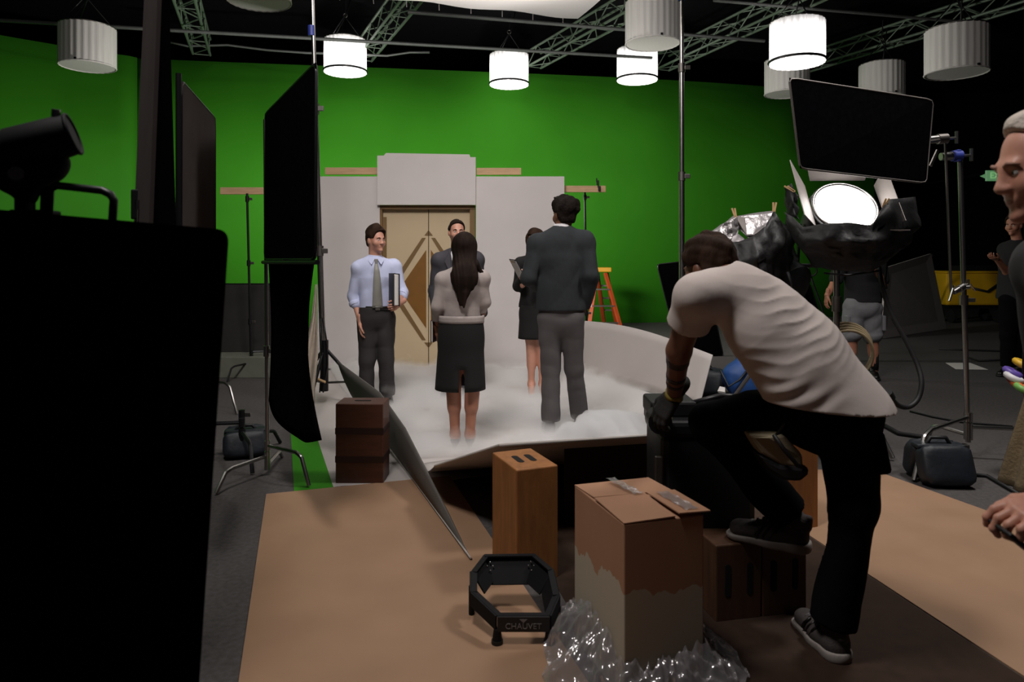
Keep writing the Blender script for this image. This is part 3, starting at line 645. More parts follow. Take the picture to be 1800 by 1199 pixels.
cstand('c_stand', 'stand of the narrow grey flag, hidden behind the tall black case', (-1.43, 3.0, 0), (-1.425, 2.99, 2.23), [2.3, 3.1, 4.0], M_BLKMET, .012, .012, .26, .3)
t = thing('black_v_flat', 'tall folded black panel on edge beside the narrow grey flag', 'panel', (-1.15, 2.3, .75))
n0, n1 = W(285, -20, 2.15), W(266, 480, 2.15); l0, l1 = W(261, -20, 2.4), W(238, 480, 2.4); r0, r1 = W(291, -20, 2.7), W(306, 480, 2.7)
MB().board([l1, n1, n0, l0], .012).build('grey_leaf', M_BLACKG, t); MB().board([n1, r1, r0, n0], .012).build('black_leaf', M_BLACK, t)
MB().box(W(244, 360, 2.36), (.03, .05, .1)).build('edge_bracket', M_BLKPLAS, t, bevel=.004); MB().cyl(W(242, 352, 2.3), W(242, 368, 2.3), .009, 8).build('bracket_pin', M_CHROME, t, True)
MB().cyl((-1.26, 2.45, .02), (-1.2, 2.5, 1.3), .02, 10).build('support_post', M_BLKMET, t); MB().cyl((-1.3, 2.45, 0), (-1.3, 2.45, .03), .12, 24).build('support_base', M_BLKMET, t)
t = flag('big black flag with pale wire edge held before the bright lamp', W(1387, 137, 4.35), W(1640, 176, 4.75), W(1628, 322, 4.75), W(1406, 296, 4.35), M_BLACK, .007, M_WIRE, th=.004)
MB().tube([W(1630, 250, 4.76), W(1652, 246, 4.93)], .01, 8).build('pin', M_STEEL, t)
flag('black flag standing tilted on carpet beyond the chrome pole', W(1155, 465, 10), W(1235, 456, 10.15), W(1272, 628, 10.15), W(1196, 628, 10), M_BLACK, .01, M_BLKMET)
p = [W(1383, 498, 9.6), W(1424, 500, 9.7), W(1462, 622, 9.7), W(1400, 634, 9.6)]
t = flag('small black flag standing behind the man leaning forward, below cable loops', p[0], p[1], p[2], p[3], M_BLACK, .01, M_BLKMET)
t = thing('cable_coil', 'black cable loops hanging before the green wall under the lamp', 'cable', W(1420, 480, 9.3))
MB().ring(W(1412, 482, 9.3), .09, .012, (0, 1, .1), 24).ring(W(1426, 476, 9.3), .07, .012, (.2, 1, 0), 24).build('loop', M_RUBBER, t, 'all'); MB().tube([W(1420, 468, 9.3), W(1430, 500, 9.35), W(1445, 540, 9.4), W(1460, 625, 9.5)], .014, 6).build('tail', M_RUBBER, t, 'all')
# dark panel and riser by the cyclorama
tag(MB().box((-3.35, 8.75, .125), (1.1, .9, .25)).build('low_riser', M_RISER, None, bevel=.008), 'low grey riser on the floor beneath dark panel', 'riser')
t = thing('scenery_flat', 'dark grey panel standing on low riser before the green wall', 'panel', (-3.35, 8.8, .25))
MB().board([(-4.0, 8.75, .25), (-2.84, 8.75, .25), (-2.84, 8.95, 1.08), (-4.0, 8.95, 1.08)], .02).build('panel_board', M_BOARDK, t); MB().beam((-4.0, 8.96, 1.09), (-2.84, 8.96, 1.09), .03, .02).build('top_rail', M_BLKMET, t)
# leaning grey board
t = thing('grey_foam_board', 'tall grey board leaning behind the man in shorts', 'board', (7.2, 12.9, 0)); q = [W(1545, 597, 12.2), W(1661, 577, 13.9), W(1634, 446, 14.2), W(1556, 470, 12.4)]; q[0].z = q[1].z = .005
MB().board(q, .03).build('board', M_GREYBOARD, t); MB().tube([W(1640, 447, 14.25), V((8.6, 15.2, .02))], .02, 6).build('prop', M_BLKMET, t)
# ------------------------------------------------------------------ apple boxes
def apple(label, c, x, up, dims, m, slots=2, endz=None, name='apple_box', dark_bands=False, group='apple boxes'):
    """dims along x, y, z(up); hand holes on the face whose normal is endz"""
    c = V(c); x = unit(x); z = unit(up); y = z.cross(x); t = thing(name, label, 'box', c - z * (dims[2] / 2), group)
    MB().box(c, dims, (x, y, z)).build('body', m, t, bevel=.006)
    if endz == 'top':
        for k in range(slots):
            off = (k - (slots - 1) / 2) * .105 * (1 if dims[0] > dims[1] else .6); ax_ = (x, y) if slots > 1 else (y, x)
            cc = c + z * (dims[2] / 2) + ax_[0] * off; hl = .055; pts = []
            for i in range(12):
                a = 2 * PI * i / 12; pts.append(cc + ax_[1] * (math.cos(a) * .016 + (hl - .016) * (1 if math.cos(a) > 0 else -1)) + ax_[0] * (math.sin(a) * .016) - z * .004)
            MB().prism(pts, z * .0055).build('hand_hole', M_SLOT, t)
    if endz == 'front':
        for q in (-1, 1):
            cc = c - y * (dims[1] / 2) + x * (q * .048) + z * .01
            pts = [cc + z * (math.cos(2 * PI * i / 12) * .014 + .05 * (1 if math.cos(2 * PI * i / 12) > 0 else -1)) + x * (math.sin(2 * PI * i / 12) * .014) + y * .004 for i in range(12)]
            MB().prism(pts, -y * .0055).build('hand_hole', M_SLOT, t)
    if dark_bands:
        for zz in (.08, -.1): MB().box(c + z * zz, (dims[0] + .004, dims[1] + .004, .04), (x, y, z)).build('tape_band', M_BAND, t)  # two darker brown bands around the box body
    return t
apple('birch apple box on end holding up the white foam sheet, two slots on top', (.056, 3.255, .254), (.926, .377, 0), (0, 0, 1), (.203, .305, .508), M_PLY, 2, 'top')
apple('dark varnished apple box on end with dark bands beside green floor strip', (-.97, 4.555, .254), (1, -.02, 0), (0, 0, 1), (.305, .203, .508), M_PLYD, 1, 'top', dark_bands=True)
xa = unit((.391, .08, 0)); ya = V((-xa.y, xa.x, 0)); p0 = V((.805, 2.765, .1525))
apple('dark apple box under the toe of the raised sneaker, next to cardboard box', p0 + xa * .1 + ya * .254, xa, (0, 0, 1), (.199, .508, .305), M_PLYW, 2, 'front')
apple('dark apple box under the heel of the raised sneaker', p0 + xa * .302 + ya * .254, xa, (0, 0, 1), (.199, .508, .305), M_PLYW, 2, 'front')
t = apple('birch apple box on end with black stencil letters behind the tool pouch', (1.485, 3.84, .254), (.8, .3, 0), (0, 0, 1), (.203, .305, .508), M_PLY, 2, 'top')
x_ = unit((.8, .3, 0)); y_ = V((-x_.y, x_.x, 0)); text('STU', .085, V((1.485, 3.84, .30)) - x_ * .1035 + y_ * -.015, (0, 0, -1), -y_, M_INK, t, 'stencil_letters')
# cardboard box in a plastic bag
cA, cB, cC, cD = V((.237, 2.655, 0)), V((.535, 2.744, 0)), V((.644, 2.352, 0)), V((.363, 2.267, 0)); H = V((0, 0, .58))
t = thing('cardboard_box', 'tall taped cardboard box with whitewashed lower half in clear plastic bag', 'box', (cA + cB + cC + cD) / 4)
MB().hexa([cD, cC, cB, cA, cD + H, cC + H, cB + H, cA + H]).build('body', M_CARDW, t, bevel=.004)
zz = V((0, 0, .582)); e1, e2 = (cB - cA), (cD - cA)
def T(u, v, dz=0): return cA + e1 * u + e2 * v + zz + V((0, 0, dz))
MB().board([T(-.01, -.01), T(.44, -.01, .002), T(.40, .60, .012), T(-.01, .62)][::-1] if 0 else [T(0, .0), T(1, 0), T(1.0, .43, .006), T(.02, .40, .006)], .004).build('flap', M_CARD, t)
MB().board([T(-.0, .44, .01), T(.62, .46, .012), T(.6, 1.0, .006), T(-.0, 1.0, .002)], .004).build('flap', M_CARD, t)
MB().board([T(.64, .47, .014), T(1.02, .45, .01), T(1.02, 1.01, .012), T(.64, 1.01, .016)], .004).build('flap', M_CARD, t)
def tape(u0, v0, u1, v1, w):
    return MB().grid(lambda a, b_: T(u0 + (u1 - u0) * a, v0 + (v1 - v0) * a, .0185 + .003 * math.sin(17 * a + 9 * b_)) + e1 * ((b_ - .5) * w), 12, 4)
tape(.45, .04, .52, .5, .12).build('packing_tape', M_PLASTIC, t, 'all'); tape(.8, .52, .83, .97, .16).build('packing_tape', M_PLASTIC, t, 'all')
t2 = thing('plastic_bag', 'clear crumpled plastic bag spread around base of tall cardboard box', 'bag', (cA + cB + cC + cD) / 4)
ctr = (cA + cB + cC + cD) / 4; rs = np.random.RandomState(3); ph = rs.rand(8) * 6.28
def bagf(u, v):
    a = 2 * PI * u; d = V((math.cos(a), math.sin(a), 0)); per = []
    best = 9
    for p, q in ((cD, cC), (cC, cB), (cB, cA), (cA, cD)):
        ed = q - p; nn = V((ed.y, -ed.x, 0)).normalized(); dn = d.dot(nn)
        if dn > 1e-4: best = min(best, (p - ctr).dot(nn) / dn)
    sd = .5 + .5 * math.cos(2 * (a - PI - .15)); q = V((math.cos(a) * 3.2, math.sin(a) * 3.2, v * 1.6)); n1, n2, n3 = MN.noise(q), MN.noise(q * 2.7 + V((5, 1, 2))), MN.noise(q * 6.1)
    r = best + .008 + v * (.08 + .11 * sd + .05 * n1) + .012 * n2 * v; rdg = (1 - abs(n2) * 2.2) * .03 + (1 - abs(n3) * 2) * .013
    z = .006 + (.09 + .08 * sd + .04 * n1) * (1 - v) ** 1.3 + max(0, rdg) * (1 - .55 * v) + .03 * sd * max(0, n1 + .2) * math.sin(PI * v)
    return ctr + d * r + V((0, 0, max(.01, z)))
MB().grid(bagf, 260, 26, True).build('film', M_PLASTIC, t2, 'all')
# open octagonal metal yoke with brand lettering
t = thing('metal_yoke_frame', 'black octagonal metal frame lying open on the tan hardboard sheet', 'frame', (.05, 2.9, 0))
def yz(px, py, z): Y = (EYE - z) * FPX / (py - HY); return V(((px - CX) / FPX * Y, Y, z))
zb, zt_ = .10, .155
top = [yz(848, 975, .20), yz(938, 973, .20), yz(973, 1003, .19), yz(981, 1042, .16)]
outer = [yz(829, 1004, .18), yz(852, 974, .20), yz(940, 973, .20), yz(972, 1000, .19), yz(982, 1045, .15), yz(966, 1082, .11), yz(874, 1082, .11), yz(829, 1040, .14)]
segs = [(0, 1, .10), (1, 2, .12), (2, 3, .11), (3, 4, .09), (4, 5, .06), (5, 6, .055), (6, 7, .055), (7, 0, .08)]
for i, j, w_ in segs:
    a, b_ = outer[i], outer[j]; d = (b_ - a).normalized(); inn = (sum(outer, V((0, 0, 0))) / 8 - (a + b_) / 2); inn.z = 0; inn = (inn - d * inn.dot(d)).normalized()
    back = i in (0, 1, 2, 3)
    up = V((0, 0, 1)); lay = (inn * .6 - up * .8).normalized() if back else (-up)
    q = [a, b_, b_ + lay * w_, a + lay * w_]
    MB().board(q, .008).build('side_plate', M_BLKPAINT, t, bevel=.002)
    MB().board([a, b_, b_ + inn * .022, a + inn * .022], .006).build('flange', M_BLKPAINT, t)
f0, f1 = outer[6], outer[5]; xd = (f1 - f0).normalized(); fc = (f0 + f1) / 2 - V((0, 0, .03)); nn = V((xd.y, -xd.x, 0)).normalized()
MB().board([f0 + nn * .009, f1 + nn * .009, f1 + nn * .009 - V((0, 0, .055)), f0 + nn * .009 - V((0, 0, .055))], .004, nn).build('name_plate', M_BLKPLAS, t)
text('CHAUVET', .03, fc + nn * .0145 - V((0, 0, .004)), xd, (0, 0, 1), M_LETTER, t)
cc = fc + nn * .014 + V((0, 0, .017)); MB().prism([cc + xd * -.014 + V((0, 0, .006)), cc + xd * .014 + V((0, 0, .006)), cc + V((0, 0, -.008))], nn * .001).build('logo_mark', M_LETTER, t)
for p in (outer[6], outer[5]):
    MB().tube([p - V((0, 0, .05)), V((p.x, p.y, .012))], [.014, .02], 10).build('clamp_foot', M_BLKPAINT, t, True); MB().cyl((p.x, p.y, .0065), (p.x, p.y, .02), .022, 12).build('foot_pad', M_RUBBER, t, True)
for p in (outer[0], outer[3]): MB().tube([p - V((0, 0, .06)), V((p.x, p.y, .006))], .012, 8).build('rear_leg', M_BLKPAINT, t)
pb_ = (outer[1] + outer[2]) / 2; xd2 = (outer[2] - outer[1]).normalized(); inn = (sum(outer, V((0, 0, 0))) / 8 - pb_); inn.z = 0; inn.normalize(); lay = (inn * .6 - V((0, 0, .8))).normalized(); nrm = xd2.cross(lay).normalized(); nrm = nrm if nrm.y < 0 else -nrm
for q in (-1, 1):
    for dx, dl in ((-.012, .05), (.012, .05), (0, .035), (0, .068)):
        p = pb_ + xd2 * (q * .085 + dx) + lay * dl + nrm * .01; MB().ell(p, .0035, 8, 6).build('rivet', M_LED if 0 else M_CHROME, t, 'all')
# ------------------------------------------------------------------ sandbags and blue bags
def sandbag(label, c, ln, w_, h, m, yaw=0, name='sandbag'):
    c = V(c); x = V((math.cos(yaw), math.sin(yaw), 0)); y = V((-x.y, x.x, 0)); t = thing(name, label, 'sandbag', V((c.x, c.y, 0)))
    for q in (-1, 1):
        tl = V((0, 0, 1)) + y * (-.35 * q); tl.normalize(); yy = tl.cross(x)
        MB().sell(c + y * (q * w_ * .42) + V((0, 0, h * .47)), (ln / 2, w_ * .33, h * .46), .42, 30, 16, (x, -yy, tl), .018, int(ln * 100) + q).build('saddle_pocket', m, t, 'all')
    MB().box(c + V((0, 0, h * .86)), (ln * .95, w_ * .5, .03), (x, y, V((0, 0, 1)))).build('saddle_strap', m, t, bevel=.012)
    MB().tube([c + V((0, 0, h * .75)) - x * ln * .3, c + V((0, 0, h * 1.05)) - x * ln * .15, c + V((0, 0, h * 1.05)) + x * ln * .15, c + V((0, 0, h * .75)) + x * ln * .3], .013, 6).build('handle', M_BLKPLAS, t, 'all'); return t
sandbag('navy sandbag draped on the grip stand leg near tan hardboard', (2.74, 4.5, 0), .32, .2, .27, M_NAVY, -.06)
sandbag('navy sandbag laid on the black stand legs by green floor strip', (-1.95, 5.12, 0.0), .3, .2, .2, M_NAVY, .35)
sandbag('navy sandbag lying behind the white board next to blue bag', (2.0, 7.35, 0), .45, .24, .28, M_NAVY, -.3)
t = thing('blue_bag', 'bright blue nylon bag slumped on floor behind leaning man', 'bag', (2.55, 7.1, 0)); S = Sdf()
S.cone((2.35, 7.1, .22), (2.42, 7.15, .5), .2, .07, .08, ((0, 1, 0), .7)); S.cone((2.35, 7.1, .18), (2.75, 7.1, .16), .2, .2, .06, ((0, 1, 0), .8)); S.cut((0, 0, .002), (0, 0, -1)); sdf_obj('bag_body', S.mesh(.014, wrinkle(.04, 17, 44)), M_BLUE, t)
MB().tube([W(1266, 650, 6.95), W(1280, 680, 6.9), W(1300, 668, 6.9), W(1318, 645, 6.95)], .012, 6).build('strap', M_NAVY, t, 'all')
tag(MB().board([W(1262, 690, 6.75), W(1275, 692, 6.7), W(1275, 684, 6.75), W(1266, 682, 6.8)], .02).build('white_tag', M_PAPER, None), 'small white tag at the foot of blue bag', 'tag')
# ------------------------------------------------------------------ fog machine that the man leans on
t = thing('fog_machine', 'black fog machine on which the leaning man rests his gloved hand', 'machine', (.82, 3.1, 0))
MB().box((.83, 3.12, .40), (.40, .36, .60)).build('tank', M_BLKPLAS, t, bevel=.03); MB().box((.83, 3.12, .72), (.42, .38, .07)).build('lid', M_BLKMET, t, bevel=.02)
MB().box((.70, 3.12, .785), (.2, .2, .07)).build('control_head', M_BLKPLAS, t, bevel=.012); MB().cyl((.615, 2.98, .76), (.615, 2.9, .76), .05, 18).build('nozzle_ring', M_BLKMET, t, True); MB().ring((.625, 2.915, .77), .035, .008, (0, 1, 0), 18).build('nozzle_lip', M_OLIVE, t, 'all')
MB().box((.84, 3.0, .775), (.1, .08, .012)).build('gauge_plate', M_CHROME, t, bevel=.003); MB().ring((.84, 2.98, .785), .028, .006).build('latch_ring', M_BLKMET, t, 'all'); MB().tube([(.76, 3.05, .80), (.9, 3.02, .845), (1.06, 3.05, .83), (1.1, 3.1, .74)], .014, 8).build('lid_handle', M_BLKMET, t, 'all')
for x in (.62, .98):
    for y in (2.98, 3.26): MB().cyl((x, y, .004), (x, y, .11), .03, 12).build('foot', M_RUBBER, t, True)
MB().box((.615, 2.935, .55), (.03, .02, .12)).build('side_latch', M_STEEL, t, bevel=.004)
# ------------------------------------------------------------------ tall black case with handle, lamp on top
t = thing('equipment_case', 'tall black equipment case with rounded corner and tube handle on top', 'case', (-1, 1.4, 0))
x0, xr, xb = -1.5, W(403, 405, 1.4).x, -.665; ztr, ztl = 1.502, 1.585; pts = [(x0, 0), (xb, 0)]
tr = V((xr, 0, ztr)); a_ = lerp(tr, V((xb, 0, 0)), .018); b_ = lerp(tr, V((x0, 0, ztl)), .028)
for k_ in range(7):
    tt = k_ / 6; p = (1 - tt) ** 2 * a_ + 2 * tt * (1 - tt) * tr + tt * tt * b_; pts.append((p.x, p.z))
pts.append((x0, ztl)); nb = len(pts); cb_ = V((-1.1, 0, .75))
fr_ = [V((x, 1.4, z)) for x, z in pts]; bk_ = [V((cb_.x + (x - cb_.x) * .62, 1.72, z if z < .01 else cb_.z + (z - cb_.z) * .9)) for x, z in pts]
MB().add(fr_ + bk_, [tuple(range(nb))[::-1], tuple(range(nb, 2 * nb))] + [(i, (i + 1) % nb, nb + (i + 1) % nb, nb + i) for i in range(nb)]).build('body', M_BLACK, t)
hp = [W(85, 385, 1.47), W(88, 334, 1.47), W(100, 326, 1.47), W(180, 335, 1.47), W(194, 342, 1.47), W(200, 352, 1.47), W(197, 398, 1.47)]; MB().tube(hp, .0085, 10).build('tube_handle', M_BLKMET, t, 'all')
t = thing('spot_lamp', 'small black spot lamp on a yoke on top of tall black case', 'lamp', W(60, 372, 1.5))
A_, B_ = W(-55, 282, 1.44), W(128, 236, 1.5); d = (B_ - A_).normalized()
MB().tube([A_, A_ + d * .02, lerp(A_, B_, .35), lerp(A_, B_, .4), lerp(A_, B_, .9), B_], [.03, .036, .038, .045, .045, .043], 20).build('housing', M_BLKPAINT, t, True)
MB().ring(B_, .043, .004, d, 24).build('front_rim', M_BLKPAINT, t, 'all'); MB().tube([lerp(A_, B_, .82), W(99, 192, 1.48)], .009, 10).build('top_pin', M_CHROME, t, True); MB().cyl(W(99, 218, 1.48), W(99, 240, 1.48), .016, 12).build('pin_socket', M_BLKPAINT, t, True)
S = Sdf(); S.cone(W(10, 292, 1.47), W(95, 285, 1.5), .03, .03, .02); S.cone(W(20, 310, 1.47), W(80, 300, 1.5), .035, .03, .03); S.cone(W(48, 320, 1.48), W(48, 345, 1.48), .026, .02, .03); sdf_obj('yoke_block', S.mesh(.004), M_BLKPAINT, t)
MB().tube([W(44, 330, 1.48), W(44, 378, 1.48)], .019, 12).build('yoke_post', M_BLKPAINT, t, True); MB().tube([W(82, 315, 1.5), W(80, 382, 1.5)], .011, 10).build('yoke_post', M_BLKPAINT, t, True); MB().box(W(62, 378, 1.49), (.075, .06, .02)).build('foot_plate', M_BLKPAINT, t, bevel=.004)
MB().cyl(W(28, 305, 1.42), W(28, 305, 1.39), .014, 12).build('tilt_knob', M_STEEL, t, True)
# ------------------------------------------------------------------ fresnel lamps with barn doors and black foil
def fresnel(name, label, c, n, R, lit, stand):
    c = V(c); n = unit(n); r = n.cross(V((0, 0, 1))).normalized(); u = r.cross(n); t = thing(name, label, 'lamp', V((c.x, c.y, 0)) if stand else c)
    MB().tube([c - n * .42, c - n * .38, c - n * .06, c - n * .03], [R * .8, R * 1.15, R * 1.2, R * 1.12], 26).build('housing', M_BLKMET, t, True)
    MB().grid(lambda a, v: c + (r * math.cos(2 * PI * a) + u * math.sin(2 * PI * a)) * (R * v) + n * (.035 * (1 - v * v)), 36, 8, True).build('lens', M_LENS if lit else M_SILVER, t, 'all')
    MB().ring(c, R * 1.06, .016, n, 40).build('lens_rim', M_CHROME, t, 'all')
    for sx, sy in ((0, 1), (-1, 0), (1, 0), (0, -1)):
        a, w_ = (u * sy, r) if sy else (r * sx, u); o = c + a * R * 1.2 + n * .01; tilt = (n * .82 + a * .57).normalized(); L2 = R * (1.0 if sy == 1 else 1.25)
        if sx == -1: tilt = (n * .96 + a * .27).normalized(); L2 = R * .75
        d = MB().board([o - w_ * R * .95, o + w_ * R * .95, o + w_ * R * 1.25 + tilt * L2, o - w_ * R * 1.25 + tilt * L2], .006).build('barn_door', mat('barn_door_grey', (150, 142, 138), .5, .2), t)
    MB().tube([c - r * R * 1.3 - n * .2, c - r * R * 1.35 - n * .2 - V((0, 0, R * 1.5)), c + r * R * 1.35 - n * .2 - V((0, 0, R * 1.5)), c + r * R * 1.3 - n * .2], .018, 8).build('yoke', M_BLKMET, t)
    if stand:
        p = c - n * .2 - V((0, 0, R * 1.5)); MB().tube([p, V((p.x, p.y, .3))], .024, 12).build('stand_pole', M_CHROME, t, True); MB().cyl(V((p.x, p.y, 1.02)), V((p.x, p.y, 1.14)), .036, 14).build('junior_receiver', M_STEEL, t, True); MB().cyl(V((p.x, p.y, .7)), V((p.x, p.y, .78)), .036, 14).build('riser_collar', M_STEEL, t, True)
        for k_ in range(3):
            a = 2 * PI * k_ / 3 + .9; MB().tube([V((p.x, p.y, .75)), V((p.x + .5 * math.cos(a), p.y + .5 * math.sin(a), .02))], .016, 8).build('leg', M_CHROME, t, True)
    return t, p if stand else c
lampc = W(1485, 364, 5.25)
fl, pl = fresnel('fresnel_lamp', 'bright round fresnel lamp with barn doors wrapped in black foil', lampc, (-.06, -.80, .6), .215, True, True)
def wrap(rows, Yt, name, label_parent, m, amp=.03, seed=0, sol=.003, sub=5):
    """rows: list of rows of (px, py, Y) control points -> smooth crumpled sheet"""
    R_ = len(rows); C_ = len(rows[0]); ctrl = [[W(*p) for p in r_] for r_ in rows]; ph = np.random.RandomState(seed).rand(6) * 6.28
    def fn(u, v):
        x, y = u * (C_ - 1) * .99999, v * (R_ - 1) * .99999; i, j = int(x), int(y); a, b_ = x - i, y - j; a = a * a * (3 - 2 * a) * .5 + a * .5
        p = lerp(lerp(ctrl[j][i], ctrl[j][i + 1], a), lerp(ctrl[j + 1][i], ctrl[j + 1][i + 1], a), b_)
        n0 = V((u * (C_ - 1) * 1.1 + seed, v * (R_ - 1) * 1.3, seed)); n_ = 1.1 - 2.4 * abs(MN.noise(n0)) - 1.3 * abs(MN.noise(n0 * 2.3)) - .6 * abs(MN.noise(n0 * 5.1)); n_ = -n_
        n_x = abs(math.sin(9 * u + 6 * v + ph[0])) + .6 * abs(math.sin(17 * u - 11 * v + ph[1])) + .35 * abs(math.sin(31 * u + 23 * v + ph[2])) - .9
        q = math.sin(13 * v + 8 * u + ph[3]) * .4
        return p + V((q * amp * .5, -n_ * amp, q * amp * .4))
    return MB().grid(fn, (C_ - 1) * sub + 1, (R_ - 1) * sub + 1).build(name, m, label_parent, 'all', solid=sol)
wrap([[(1378, 372, 5.0), (1415, 398, 4.78), (1450, 392, 4.66), (1490, 392, 4.62), (1530, 398, 4.68), (1565, 350, 4.9), (1608, 345, 5.2)],
      [(1385, 400, 5.0), (1410, 425, 4.72), (1450, 420, 4.58), (1490, 422, 4.55), (1535, 425, 4.6), (1575, 400, 4.85), (1618, 398, 5.2)],
      [(1398, 420, 5.05), (1418, 448, 4.8), (1455, 450, 4.66), (1490, 452, 4.62), (1535, 455, 4.68), (1575, 440, 4.92), (1600, 425, 5.25)],
      [(1412, 440, 5.1), (1432, 466, 4.95), (1462, 474, 4.85), (1492, 478, 4.8), (1530, 480, 4.85), (1560, 462, 5.05), (1580, 440, 5.3)]], 0, 'black_foil_wrap', fl, M_FOIL, .035, 2)
wrap([[(1380, 330, 5.05), (1392, 322, 5.0), (1402, 345, 5.0)], [(1382, 362, 5.05), (1394, 352, 4.98), (1404, 366, 5.0)], [(1384, 392, 5.02), (1396, 380, 4.95), (1402, 388, 4.98)]], 0, 'foil_flap', fl, M_FOIL, .02, 5)
def pin(px, py, Y, tilt, par):
    c = W(px, py, Y); d = V((math.sin(tilt), 0, math.cos(tilt))); o = None
    for q in (-1, 1): o = MB().beam(c - d * .035 + V((q * .004, 0, 0)), c + d * .035 + V((q * .011, 0, 0)), .012, .007, (0, 1, 0)).build('clothespin_leg', M_CLIP, par)
for px, py, tl in ((1389, 332, -1.0), (1556, 357, .5)): pin(px, py, 4.88, tl, fl)
f2, p2 = fresnel('fresnel_lamp', 'shrouded lamp wrapped in black foil with silver lining and clothespins', W(1322, 470, 5.6), (-.35, .5, .35), .2, False, True)
wrap([[(1222, 424, 5.3), (1250, 408, 5.35), (1272, 392, 5.38), (1292, 378, 5.4)], [(1240, 434, 5.25), (1260, 420, 5.3), (1280, 408, 5.35), (1298, 396, 5.38)], [(1258, 436, 5.2), (1272, 428, 5.25), (1288, 420, 5.3), (1300, 414, 5.35)]], 0, 'silver_lining', f2, M_SILVER, .03, 7)
wrap([[(1294, 380, 5.5), (1330, 374, 5.52), (1363, 370, 5.5)], [(1294, 398, 5.45), (1326, 400, 5.45), (1352, 392, 5.45)], [(1312, 416, 5.4), (1326, 414, 5.4), (1340, 402, 5.4)]], 0, 'silver_lining', f2, M_SILVER, .006, 8)
wrap([[(1250, 430, 5.3), (1272, 414, 5.32), (1296, 410, 5.35), (1308, 420, 5.35)], [(1246, 446, 5.25), (1270, 440, 5.25), (1296, 436, 5.28), (1312, 430, 5.3)]], 0, 'grey_lining', f2, mat('grey_lining_foil', (128, 122, 124), .5, .4), .01, 9)
wrap([[(1232, 430, 5.2), (1270, 424, 5.15), (1300, 424, 5.1), (1325, 416, 5.05), (1348, 396, 5.1), (1364, 370, 5.2), (1376, 388, 5.4)],
      [(1240, 470, 5.15), (1270, 465, 5.05), (1300, 462, 5.0), (1330, 455, 4.95), (1356, 440, 5.0), (1380, 420, 5.1), (1398, 415, 5.35)],
      [(1255, 520, 5.2), (1280, 510, 5.1), (1310, 508, 5.05), (1338, 502, 5.0), (1362, 488, 5.05), (1384, 470, 5.15), (1402, 455, 5.35)],
      [(1280, 570, 5.3), (1300, 560, 5.25), (1322, 556, 5.2), (1345, 545, 5.2), (1362, 528, 5.25), (1376, 512, 5.3), (1388, 500, 5.4)]], 0, 'black_foil_wrap', f2, M_FOIL, .045, 3)
for px, py, tl in ((1291, 374, -.25), (1361, 364, .1)): pin(px, py, 5.2, tl, f2)
MB().tube([W(1384, 478, 5.1), W(1392, 500, 5.1), W(1388, 530, 5.15)], .012, 6).build('tail_cable', M_RUBBER, f2, 'all')
# lamp cable, coil
cp = [W(1545, 470, 5.0), W(1551, 505, 4.9), W(1566, 550, 4.85), W(1592, 598, 4.8), (W(1612, 640, 4.75)), W(1620, 672, 4.7), W(1614, 700, 4.68), W(1598, 715, 4.65), W(1580, 713, 4.62), W(1566, 700, 4.6)]
sm = []
for i in range(len(cp) - 1):
    p_1, p0_, p1_, p2_ = cp[max(0, i - 1)], cp[i], cp[i + 1], cp[min(len(cp) - 1, i + 2)]
    for k_ in range(5):
        s_ = k_ / 5; sm.append(.5 * (2 * p0_ + (p1_ - p_1) * s_ + (2 * p_1 - 5 * p0_ + 4 * p1_ - p2_) * s_ * s_ + (3 * p0_ - p_1 - 3 * p1_ + p2_) * s_ ** 3))
sm.append(cp[-1]); MB().tube(sm, .017, 8).build('power_cable', M_RUBBER, fl, 'all'); MB().tube([cp[-1], W(1560, 690, 4.58)], .03, 10).build('cable_connector', M_RUBBER, fl, True)
MB().tube([W(1560, 455, 5.1), W(1556, 490, 5.0), W(1558, 508, 5.0)], .008, 6).build('tie_line', M_RUBBER, fl, 'all'); MB().tube([W(1449, 480, 4.95), W(1490, 484, 4.85), W(1545, 476, 4.95)], .008, 6).build('bail_rod', M_BLKMET, fl, 'all')
hc = W(1490, 625, 5.5); t = thing('hose_coil', 'coil of beige hose hanging behind the back of leaning man', 'hose', hc - V((0, 0, .25)))
for k_ in range(4): MB().ring(hc + V((0, k_ * .02, .01 * k_)), .20 + .008 * k_, .012, (0, 1, .1), 30).build('loop', M_LOOP, t, 'all')
# ------------------------------------------------------------------ ladder
t = thing('stepladder', 'orange fibreglass stepladder with yellow top cap by the green wall', 'ladder', (1.83, 13, 0)); k = 13 / FPX
def LP(px, py, Y): return W(px, py, Y)
MB().box(W(1056, 474, 13.0), (.36, .3, .085)).build('top_cap', M_YELLOW, t, bevel=.015)
for a, b_ in (((1049, 480, 12.92), (1033, 598, 12.4)), ((1064, 480, 12.92), (1096, 598, 12.45)), ((1050, 480, 13.1), (1063, 570, 13.7)), ((1066, 480, 13.1), (1086, 568, 13.7))):
    p, q = W(*a), W(*b_); q.z = .0; MB().beam(p, q, .075, .035).build('rail', M_ORANGE, t, bevel=.004)
for f in (.25, .5, .75):
    p = lerp(W(1049, 480, 12.92), W(1033, 598, 12.4), f); q = lerp(W(1064, 480, 12.92), W(1096, 598, 12.45), f); MB().beam(p, q, .09, .025).build('tread', M_STEEL, t); p = lerp(W(1050, 480, 13.1), W(1063, 566, 13.7), f); q = lerp(W(1066, 480, 13.1), W(1086, 566, 13.7), f); MB().beam(p, q, .03, .03).build('rear_brace', M_STEEL, t)
p, q = lerp(W(1049, 480, 12.92), W(1033, 598, 12.4), .4), lerp(W(1049, 480, 12.92), W(1033, 598, 12.4), .52); MB().beam(p + V((0, -.022, 0)), q + V((0, -.022, 0)), .06, .002, (0, 1, 0)).build('warning_sticker', M_PAPER, t)
